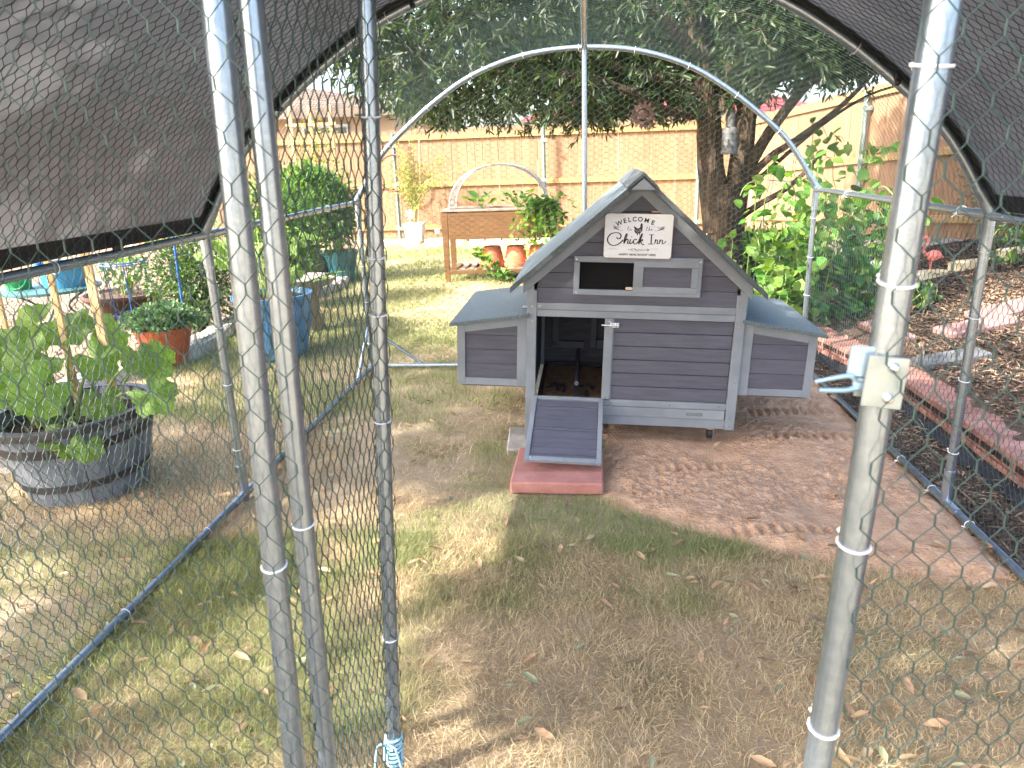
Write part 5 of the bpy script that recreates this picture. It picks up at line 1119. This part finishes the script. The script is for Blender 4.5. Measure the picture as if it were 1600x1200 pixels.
# low patio table with containers
tb_ = thing('patio_table', 'low dark teal metal patio table behind the half barrel', 'table', (-4.98, 6.45, 0))
MB().lathe([(0, .385), (.42, .385), (.43, .39), (.43, .41), (.42, .415), (0, .415)], 40).build('table_top', M_tealmetal, tb_, True)
for a in (.6, 2.2, 3.8, 5.4): MB().tube(smoothpath([(.34 * math.cos(a), .34 * math.sin(a), .39), (.12 * math.cos(a), .12 * math.sin(a), .22), (.34 * math.cos(a + .3), .34 * math.sin(a + .3), .0)], 5), .011, 6).build('leg', M_tealmetal, tb_, True)
g1 = thing('green_container', 'bright green plastic tub on the patio table at far left', 'tub', (-5.21, 6.35, .4155)); MB().lathe([(0, 0), (.10, 0), (.12, .12), (.128, .125), (.128, .135), (.115, .135), (.105, .02), (0, .02)], 24).build('tub_body', M_green, g1, True)
MB().tube(smoothpath([(.12, -.03, .12), (.14, -.12, .05), (.05, -.135, .02), (-.06, -.13, .08), (-.1, -.07, .12)], 4), .006, 5).build('handle', M_green, g1)
g2 = thing('blue_container', 'wide bright blue plastic tub standing on the patio table', 'tub', (-4.85, 6.52, .4155)); MB().lathe([(0, 0), (.20, 0), (.23, .2), (.242, .205), (.242, .22), (.225, .22), (.195, .02), (0, .02)], 32).build('tub_body', M_bluepl, g2, True); MB().lathe([(.2315, .17), (.238, .172), (.238, .18), (.2325, .182)], 32).build('rib_band', M_bluepl, g2, True)
ch = thing('wire_chair', 'black wire garden chair beyond the patio table', 'chair', (-4.35, 7.9, 0), (0, 0, .5))
m = MB(); m.tube([(.22 * math.cos(a), .22 * math.sin(a), .44) for a in np.linspace(0, 2 * PI, 21)], .009, 6, cap=False)
for a in np.linspace(-.2, .2, 7): m.tube([(a, -.19, .44), (a, .19, .44)], .004, 4)
m.build('seat', M_black, ch); m = MB(); m.tube(smoothpath([(-.2, .18, .44), (-.23, .26, .8), (0, .3, .98), (.23, .26, .8), (.2, .18, .44)], 5), .009, 6)
for a in (-.1, 0, .1): m.tube([(a, .2, .45), (a * 1.3, .29, .93)], .005, 4)
m.build('backrest', M_black, ch)
for a in (.8, 2.3, 3.9, 5.5): MB().tube([(.19 * math.cos(a), .19 * math.sin(a), .44), (.24 * math.cos(a), .24 * math.sin(a), 0)], .009, 6).build('leg', M_black, ch)
# trellis with climbing rose at back left
tl = thing('trellis', 'wooden post trellis with a climbing rose left of the bright bush', 'trellis', (-3.35, 9.7, 0))
for x in (-.36, -.1, .17): MB().box(x - .022, x + .022, -.02, .02, 0, 2.15, bev=.003).build('trellis_post', M_stake, tl)
for z in (.7, 1.3, 1.9): MB().box(-.42, .24, -.034, -.0205, z, z + .035).build('cross_slat', M_stake, tl)
P, D = bushpts(900, (-.05, -.05, 1.3), (.38, .12, .75), shell=.1); leafset('foliage', M_yellow, P, D + RNG.normal(0, .8, (900, 3)), RNG.uniform(.03, .055, 900), RNG.uniform(.02, .035, 900), tl)

# ------------------------------------------------------------------ right side: bricks, flagstones, logs, plants
bw = thing('brick_edging', 'two course red brick edging holding back the mulch bed', 'brick wall', (0, 0, 0))
def brick_mesh():
    m = MB(); m.box(-.0965, .0965, -.045, .045, 0, .062, bev=.003); return m
bmesh0 = None
path = [(1.885, .4), (1.875, 3.0), (1.865, 4.0), (1.84, 4.6), (1.70, 5.35), (1.62, 5.9)]
Q = smoothpath([(x, y, 0) for x, y in path], 30); L0 = [0]
for i in range(1, len(Q)): L0.append(L0[-1] + (Q[i] - Q[i - 1]).length)
def at(d):
    i = min(max(np.searchsorted(L0, d), 1), len(Q) - 1); t = (d - L0[i - 1]) / (L0[i] - L0[i - 1]); p = Q[i - 1].lerp(Q[i], t); return p, (Q[i] - Q[i - 1]).normalized()
# bricks are laid crosswise: their cored faces look towards the lawn
hole_me = MB().box(-.009, .009, -.0985, -.0968, -.009, .009).build('core_hole', M_hole); bhole = hole_me.data; bpy.data.objects.remove(hole_me)
def cored():
    m = MB(); return m
bme = None
for course, z in ((0, -.02), (1, .056)):
    d = .04 + course * .05
    while d < L0[-1] - .05:
        p, tdir = at(d); ang = math.atan2(tdir.y, tdir.x) - PI / 2
        if bme is None:
            m = MB(); m.box(-.105, .105, -.0475, .0475, 0, .072, bev=.003); b = m.build('brick', M_brick, bw); bme = b.data; o = b
        else: o = link('brick', bme, bw)
        o.location = (p.x + .105 + random.uniform(-.006, .006), p.y, z + lawn_z(np.array([p.x - .3]), np.array([p.y]))[0] * 0 + random.uniform(-.003, .003)); o.rotation_euler = (random.uniform(-.015, .015), random.uniform(-.01, .03), ang + random.uniform(-.03, .03))
        if p.y > 2.2 and course >= 0:
            for hy in (-.024, .006, .03)[: 2 + (course == 0)]:
                if hy is None: continue
                h = bpy.data.objects.new('core_hole', None) if False else None
        d += .0985
# cored holes along the visible faces, one joined set
m = MB()
for course, z in ((0, -.02), (1, .056)):
    d = .04 + course * .05
    while d < L0[-1] - .05:
        p, tdir = at(d); nrm = Vector((-tdir.y, tdir.x, 0)); 
        for hy in (-.026, .004, .031):
            c = p + tdir * (hy - .002); M_ = Matrix.Translation((c.x, c.y, z + .036)) @ Matrix.Rotation(math.atan2(tdir.y, tdir.x), 4, 'Z'); m.box(-.009, .009, .003, .0085, -.013, .013, M_)
        d += .0985
hh = m.build('core_holes', M_hole, bw); hh['kind'] = 'stuff'
fb = MB()
Qf = [at(x)[0] for x in np.linspace(.02, L0[-1] - .05, 60)]
V = []; F = []
for i, q in enumerate(Qf):
    w = .02 * math.sin(i * 1.7) + .01 * math.sin(i * 3.1)
    V += [(q.x - .01, q.y, .02 + .012 * math.sin(i * 2.1)), (q.x - .04 + w * .6, q.y, .004 + .004 * math.sin(i)), (q.x - .075 + w * .6, q.y, -.012)]
for i in range(len(Qf) - 1): b = 3 * i; F += [(b, b + 1, b + 4, b + 3), (b + 1, b + 2, b + 5, b + 4)]
fo = MB().add(V, F).build('landscape_fabric', M_fabric, smooth=True); tag(fo, 'strip of black landscape fabric showing at the foot of the brick edging', 'fabric')
# fragments: flagstones
for (x, y, l, w, rot, lab) in ((3.02, 5.38, .62, .22, 20, 'pink flagstone in the mulch, the farther right of the long ones'), (2.66, 5.10, .52, .20, 14, 'pink flagstone in the mulch crossed by the middle run post'), (2.16, 5.42, .26, .16, 12, 'small pink flagstone right of the vine foot'), (2.12, 5.05, .24, .12, 8, 'small reddish flagstone half under mulch near the brick edging'), (2.25, 4.55, .42, .16, 10, 'grey dusty flagstone just behind the brick edging')):
    o = MB().box(-l / 2, l / 2, -w / 2, w / 2, 0, .05, bev=.008).build('flagstone', M_flag if 'grey' not in lab else M_greystone); o.location = (x, y, gz_at(x, y) + .004); o.rotation_euler = (rad(1), rad(-7), rad(rot)); tag(o, lab, 'stone', 'flagstones set in the mulch bed')
lg = thing('stone_border', 'pale yellow stone border curving across the mulch slope', 'edging', (0, 0, 0))
for k, (x0, y0, x1, y1) in enumerate(((2.72, 6.55, 3.2, 6.75), (3.22, 6.76, 3.7, 7.0), (3.72, 7.01, 4.2, 7.2), (4.22, 7.2, 4.7, 7.3), (2.1, 6.35, 2.45, 6.45))):
    rock('stone', M_yelstone, (x0 + x1) / 2, (y0 + y1) / 2, gz_at((x0 + x1) / 2, (y0 + y1) / 2) - .01, math.hypot(x1 - x0, y1 - y0) * .98, .10, .09, math.degrees(math.atan2(y1 - y0, x1 - x0)), 500 + k, lg, .05)
o = rock('stone_block', M_stone, 2.72, 6.95, gz_at(2.72, 6.95), .34, .16, .17, 5, 520); tag(o, 'pale grey stone block beside the yellow stone border', 'stone')
for k, (x, y, s, m_, lab) in enumerate(((1.98, 9.35, .30, M_yelstone, 'yellow limestone block right of the tree trunk base'), (2.36, 9.2, .24, M_yelstone, 'second yellow limestone block farther right of the trunk'), (1.75, 9.6, .26, M_stone, 'white limestone rubble close against the tree trunk'), (2.15, 9.5, .18, M_stone, 'small white rock between the two yellow blocks'))):
    o = rock('limestone_block', m_, x, y, gz_at(x, y) - .01, s, s * .6, s * .6, 10 * k, 540 + k); tag(o, lab, 'rock')
pg = MB()  # pale resin bird ornament
pf = thing('garden_ornament', 'salmon coloured resin flamingo ornament in the mulch behind the gate post', 'ornament', (3.02, 6.78, gz_at(3.02, 6.78)))
MB().tube(smoothpath([(0, 0, .17), (.07, 0, .18), (.13, 0, .16)], 5), [.03, .04, .045, .05, .05, .045, .04, .03, .02, .012, .008], 8).build('bird_body', M_salmon, pf, True)
MB().tube(smoothpath([(.0, 0, .18), (-.045, 0, .23), (-.01, 0, .29), (-.03, 0, .34), (-.06, 0, .325)], 4), .013, 6).build('bird_neck', M_salmon, pf, True)
for y in (-.01, .012): MB().tube([(.03, y, .15), (.04, y, -.02)], .005, 5).build('bird_leg', M_salmon, pf)
# vines against the run's back right corner
def climber(label, x0, x1, y, z1, n, bx, mat=M_vine, name='climbing_vine', ls=(.05, .10)):
    t = thing(name, label, 'vine', ((x0 + x1) / 2, y, gz_at((x0 + x1) / 2, y))); cx_ = (x0 + x1) / 2; P = []; D = []; m = MB()
    for k in range(n):
        p = Vector((RNG.uniform(x0, x1) - cx_, RNG.uniform(-.25, .25), 0)); top = RNG.uniform(.35, 1.0) * z1 * (.75 + .25 * math.cos((p.x) / max(.1, (x1 - x0)) * 3)); d = Vector((RNG.normal(0, .25), RNG.normal(0, .2), 1)); pts_ = [p.copy()]
        while p.z < top and len(pts_) < 40: p = p + d.normalized() * .055; d.x *= .8; p.x = min(max(p.x, x0 - cx_ - .10), x1 - cx_ + .14); d += Vector((RNG.normal(0, .22), RNG.normal(0, .18), RNG.normal(.02, .1))); pts_.append(p.copy())
        for j in range(4): d += Vector((RNG.normal(0, .3), -.1, -.7)); p = p + d.normalized() * .05; pts_.append(p.copy())
        m.tube(pts_, .0035, 4, cap=False)
        for p_ in pts_[1:]:
            for q in range(1 + (RNG.uniform() < .35)): P.append(p_ + Vector(RNG.normal(0, .035, 3))); D.append(RNG.normal(0, .7, 3) + [0, -.5, -.55])
    m.build('stems', M_stem, t); k = len(P); s = RNG.uniform(ls[0], ls[1], k); leafset('foliage', mat, np.array(P), np.array(D), s, s * RNG.uniform(.7, .95, k), t); return t
climber('tall vine of heart shaped leaves left of the back corner post', 1.34, 1.66, 5.75, 1.55, 20, 0)
climber('broad dark leaved vine mass right of the back corner post', 1.70, 2.25, 5.95, .88, 19, 0, M_vinedark, ls=(.06, .115))
climber('slender vine reaching up toward the right fence', 2.05, 2.35, 6.1, 1.5, 10, 0)
climber('leafy plant spreading under the eave tube at far right', 3.4, 4.6, 6.5, .70, 24, 0, M_shrub, 'leafy_shrub')
climber('low green seedlings scattered in the mulch right of the gate post', 2.3, 2.7, 5.9, .18, 12, 0, M_bright, 'leafy_shrub', (.04, .07))
leafy('shrub', 'grey green airy shrub beside the end of the right fence', 'shrub', 4.45, 8.0, .35, [], None, None, M_greygreen, (.03, .06), (.014, .025), 4200, (0, 0, .85), (.65, .6, .85), low=-1, shell=.2, stems=24)
leafy('shrub', 'loose green shrub at the far right edge above the mulch', 'shrub', 5.6, 7.6, .45, [], None, None, M_shrub, (.04, .07), (.02, .03), 3600, (0, 0, .9), (.8, .6, .9), low=-1, shell=.25, stems=20)
# tall grassy clump right of the trunk
gt = thing('grass_clump', 'tall feathery bright grass clump right of the tree trunk', 'grass clump', (1.95, 8.6, gz_at(1.95, 8.6))); n = 1500
P = np.stack([RNG.normal(0, .30, n), RNG.normal(0, .25, n), RNG.uniform(0, .35, n)], -1); D = np.stack([RNG.normal(0, .35, n), RNG.normal(0, .3, n), np.ones(n)], -1)
leafset('blades', M_bright, P, D, RNG.uniform(.12, .34, n), RNG.uniform(.005, .012, n), gt, LANCE, 2)
# white wire plant cage
cg = thing('plant_cage', 'white wire plant cage leaning right of the tree trunk', 'plant cage', (2.02, 8.3, gz_at(2.02, 8.3)), (0, rad(5), 0))
for k in range(4):
    a = k * PI / 2 + .4; MB().tube(smoothpath([(.16 * math.cos(a), .16 * math.sin(a), 0), (.17 * math.cos(a), .17 * math.sin(a), .7), (.13 * math.cos(a), .13 * math.sin(a), 1.4)], 3), .005, 5).build('upright_wire', M_white, cg)
for z, r in ((.35, .165), (.75, .17), (1.1, .155), (1.39, .13)): MB().tube([(r * math.cos(a), r * math.sin(a), z) for a in np.linspace(0, 2 * PI, 21)], .0045, 5, cap=False).build('wire_ring', M_white, cg)
# hanging ornaments
so = thing('sun_ornament', 'rusty sun face ornament hanging under the oak branch', 'ornament', (.46, 5.75, 1.70))
MB().lathe([(.045, -.006), (.068, -.006), (.068, .006), (.045, .006), (.045, -.006)], 24).build('sun_ring', M_rust, so); so.rotation_euler = (rad(90), 0, 0)
MB().lathe([(0, -.008), (.03, -.006), (.036, 0), (.03, .010), (0, .016)], 18).build('sun_face', M_rust, so, True)
for k in range(14):
    a = 2 * PI * k / 14; c, s = math.cos(a), math.sin(a); c2_, s2_ = math.cos(a + .22), math.sin(a + .22); c3_, s3_ = math.cos(a - .22), math.sin(a - .22)
    MB().add([(.068 * c2_, .068 * s2_, .003), (.068 * c3_, .068 * s3_, .003), (.108 * math.cos(a + .12), .108 * math.sin(a + .12), .0), (.068 * c, .068 * s, -.005)], [(0, 1, 2), (0, 2, 3), (1, 3, 2), (0, 3, 1)]).build('ray', M_rust, so)
MB().tube([(0, .06, 0), (0, .36, 0)], .0015, 4).build('hanging_wire', M_black, so)
wc = thing('wind_chime', 'pale grey bell shaped chime hanging in front of the trunk fork', 'wind chime', (1.23, 6.55, 1.40)); wc.scale = (.78, .78, .95)
MB().lathe([(.080, 0), (.086, .005), (.086, .03), (.082, .035), (.080, .19), (.066, .215), (.050, .225), (.048, .36), (.036, .385), (0, .39)], 28).build('bell', M_ceram, wc, True)
for z, r in ((.07, .082), (.12, .082), (.17, .082)): MB().lathe([(r - .004, z - .004), (r + .003, z), (r - .004, z + .004)], 28).build('bell_band', M_ceram, wc, True)
MB().tube([(0, 0, .40), (0, 0, .75)], .002, 4).build('hanging_wire', M_black, wc)

# ------------------------------------------------------------------ mulch chips
def mulch_at(n, x0, x1, y0, y1, ln, wd, dens=None):
    x = RNG.uniform(x0, x1, n); y = RNG.uniform(y0, y1, n)
    ok = ~((x > 1.83) & (x < 2.10) & (y < 5.9)) & ~((x > 1.70) & (x < 1.92) & (y > 4.4) & (y < 5.9))
    if dens is not None: ok &= RNG.uniform(0, 1, n) < dens(x, y)
    x, y = x[ok], y[ok]; k = len(x); z = mulch_z(x, y) + RNG.uniform(.002, .02, k)
    return scatter(LANCE, np.stack([x, y, z], -1), rots(k, .28), RNG.uniform(*ln, k), RNG.uniform(*wd, k))
Vs = []; Fs = []; o_ = 0
for args in ((26000, 2.05, 4.6, 2.6, 6.4, (.02, .085), (.004, .014)), (9000, 1.6, 7, 6.4, 9.3, (.04, .10), (.008, .02)), (2600, 1.53, 1.86, 2.0, 5.6, (.02, .07), (.004, .012)), (3500, 1.55, 2.6, 5.4, 9, (.03, .08), (.006, .016))):
    V, F = mulch_at(*args); Vs.append(V); Fs.append(F + o_); o_ += len(V)
mc = link('bark_mulch', mesh_np('bark_mulch', np.concatenate(Vs), np.concatenate(Fs), M_chip)); tag(mc, 'coarse shredded bark mulch covering the right bed', None, kind='stuff')

# ------------------------------------------------------------------ grass blades, as one mass
def lawn_mask(x, y):
    ok = (poly_dist(x, y, SOIL) < .012 * RNG.normal(0, 1, x.shape)) & (x < 1.50) & ~((x > -.32) & (x < .13) & (y > 2.96) & (y < 3.45)) & ~((x > -.39) & (x < -.02) & (y > 3.42) & (y < 3.8))
    ok &= ~(in_bed(x + .08, y)) & ~((x - BX) ** 2 + (y - BY) ** 2 < .23 ** 2) & ~((x > -.28) & (x < .77) & (y > 3.55) & (y < 4.4)) & (y < 12.75)
    ok &= ~((x - -2.36) ** 2 + (y - 5.4) ** 2 < .19 ** 2)
    return ok
GB = (np.array([(0, .5, 0), (0, -.5, 0), (.35, .42, .20), (.35, -.42, .20), (.72, .25, .26), (.72, -.25, .26), (1, 0, .16)], float), np.array([(0, 1, 3), (0, 3, 2), (2, 3, 5), (2, 5, 4), (4, 5, 6)]))
GS = (np.array([(0, .5, 0), (0, -.5, 0), (.5, .4, .22), (.5, -.4, .22), (1, 0, .2)], float), np.array([(0, 1, 3), (0, 3, 2), (2, 3, 4)]))
def green_at(x, y):
    g = fbm(x * .95 + 3, y * .95 + 1, 101, 4)
    g = g + .07 * sstep(-.6, -1.3, x) * sstep(2.2, 1.4, y) + .05 * sstep(.3, 1.2, x) * sstep(2.7, 2.2, y) + .10 * np.exp(-((x + .5) ** 2 + (y - 2.2) ** 2) / .6) + .09 * sstep(5, 6, y) * sstep(-1.2, -2.2, x) + .05 * np.exp(-((x + .9) ** 2 + (y - 8.3) ** 2) / 1.2)
    g = g - .12 * np.exp(-((x + .5) ** 2 / .5 + (y - 4) ** 2 / 1.4)) - .10 * sstep(9.2, 10.5, y)
    return sstep(.455, .59, g + .012)
def grass(n, x0, x1, y0, y1, ln, wd, T, lie=.9):
    x = RNG.uniform(x0, x1, n); y = RNG.uniform(y0, y1, n); ok = lawn_mask(x, y); x, y = x[ok], y[ok]
    G = green_at(x, y); den = .55 + .45 * fbm(x * 2.2, y * 2.2, 111, 3)
    bare = sstep(.54, .66, fbm(x * .9, y * .9, 121, 3) + .14 * np.exp(-((x + .5) ** 2 / .4 + (y - 4) ** 2 / 1.5)))
    keep = RNG.uniform(0, 1, len(x)) < np.clip(den * (1 - .72 * bare) + G * .35, 0, 1); x, y, G = x[keep], y[keep], G[keep]; k = len(x)
    # blades lie in drifts: yaw follows a slow field
    yaw = fbm(x * 3, y * 3, 131, 2) * 14 + RNG.normal(0, 1.5, k)
    el = np.abs(RNG.normal(.25, .45, k)) + .40 * G
    D = np.stack([np.cos(yaw) * np.cos(el), np.sin(yaw) * np.cos(el), np.sin(el)], -1)
    l = RNG.uniform(*ln, k) * (.8 + .4 * fbm(x * 4, y * 4, 141, 2)); w = RNG.uniform(*wd, k)
    P = np.stack([x, y, lawn_z(x, y) - .001], -1); V, F = scatter(T, P, frames(D, RNG.normal(0, .6, k)), l, w)
    g = np.clip(G * 1.15 + RNG.normal(0, .22, k) - .12, 0, 1); return V, F, np.repeat(g, len(T[0]))
Vs = []; Fs = []; Gs = []; o_ = 0
for a in ((115000, -1.6, 1.5, 1.15, 2.6, (.018, .050), (.0009, .0020), GS), (9000, -1.6, 1.5, 1.15, 2.9, (.04, .075), (.0010, .0018), GB), (95000, -2.6, 1.5, 2.1, 3.6, (.02, .05), (.0013, .0024), GS), (60000, -3.3, .4, 3.4, 6.2, (.03, .07), (.0022, .004), GS), (56000, -3.6, 3.0, 5.6, 9.2, (.035, .075), (.004, .007), GS), (42000, -3.9, 3.2, 8.8, 12.9, (.04, .08), (.006, .011), GS), (12000, -3.4, -1.2, 1.2, 3.6, (.03, .07), (.002, .003), GS)):
    V, F, g = grass(*a); Vs.append(V); Fs.append(F + o_); Gs.append(g); o_ += len(V)
gm = mesh_np('lawn_grass', np.concatenate(Vs), np.concatenate(Fs), M_grass); at_ = gm.attributes.new('green', 'FLOAT', 'POINT'); at_.data.foreach_set('value', np.concatenate(Gs).astype(np.float32))
go = link('lawn_grass', gm); tag(go, 'short patchy lawn grass, part green and part straw coloured', None, kind='stuff')
# fallen leaves
def fallen(n, x0, x1, y0, y1, m, name, label, ln, seed, dens):
    x = RNG.uniform(x0, x1, n); y = RNG.uniform(y0, y1, n); ok = RNG.uniform(0, 1, n) < dens(x, y); ok &= ~((x > -.28) & (x < .8) & (y > 3.5) & (y < 4.5)); x, y = x[ok], y[ok]; k = len(x)
    z = lawn_z(x, y) + .022 + (poly_dist(x, y, SOIL) > 0) * .022; l = RNG.uniform(*ln, k)
    V, F = scatter(LANCE, np.stack([x, y, z], -1), rots(k, .22), l, l * RNG.uniform(.24, .38, k)); V[:, 2] += 0
    o = link(name, mesh_np(name, V, F, m)); tag(o, label, None, kind='stuff')
dn = lambda x, y: np.clip(.16 + .7 * sstep(.1, .7, x) * sstep(2.75, 2.3, y) + .5 * np.exp(-((x + .35) ** 2 + (y - 3.6) ** 2) / .03) + .15 * sstep(3, 2.2, y) - .1 * (poly_dist(x, y, SOIL) > 0), 0, 1)
fallen(2500, -2.8, 1.5, 1.15, 5.5, M_deadleaf, 'fallen_leaves', 'dry brown oak leaves scattered over the lawn', (.03, .078), 1, dn)
fallen(330, -2.8, 1.5, 1.15, 5.5, M_greenfall, 'fallen_leaves', 'fallen grey green leaves scattered over the lawn', (.035, .065), 1, dn)
fallen(500, -3.2, .8, 5.2, 9, M_deadleaf, 'fallen_leaves', 'dry leaves scattered on the far lawn', (.04, .07), 1, lambda x, y: x * 0 + .5)
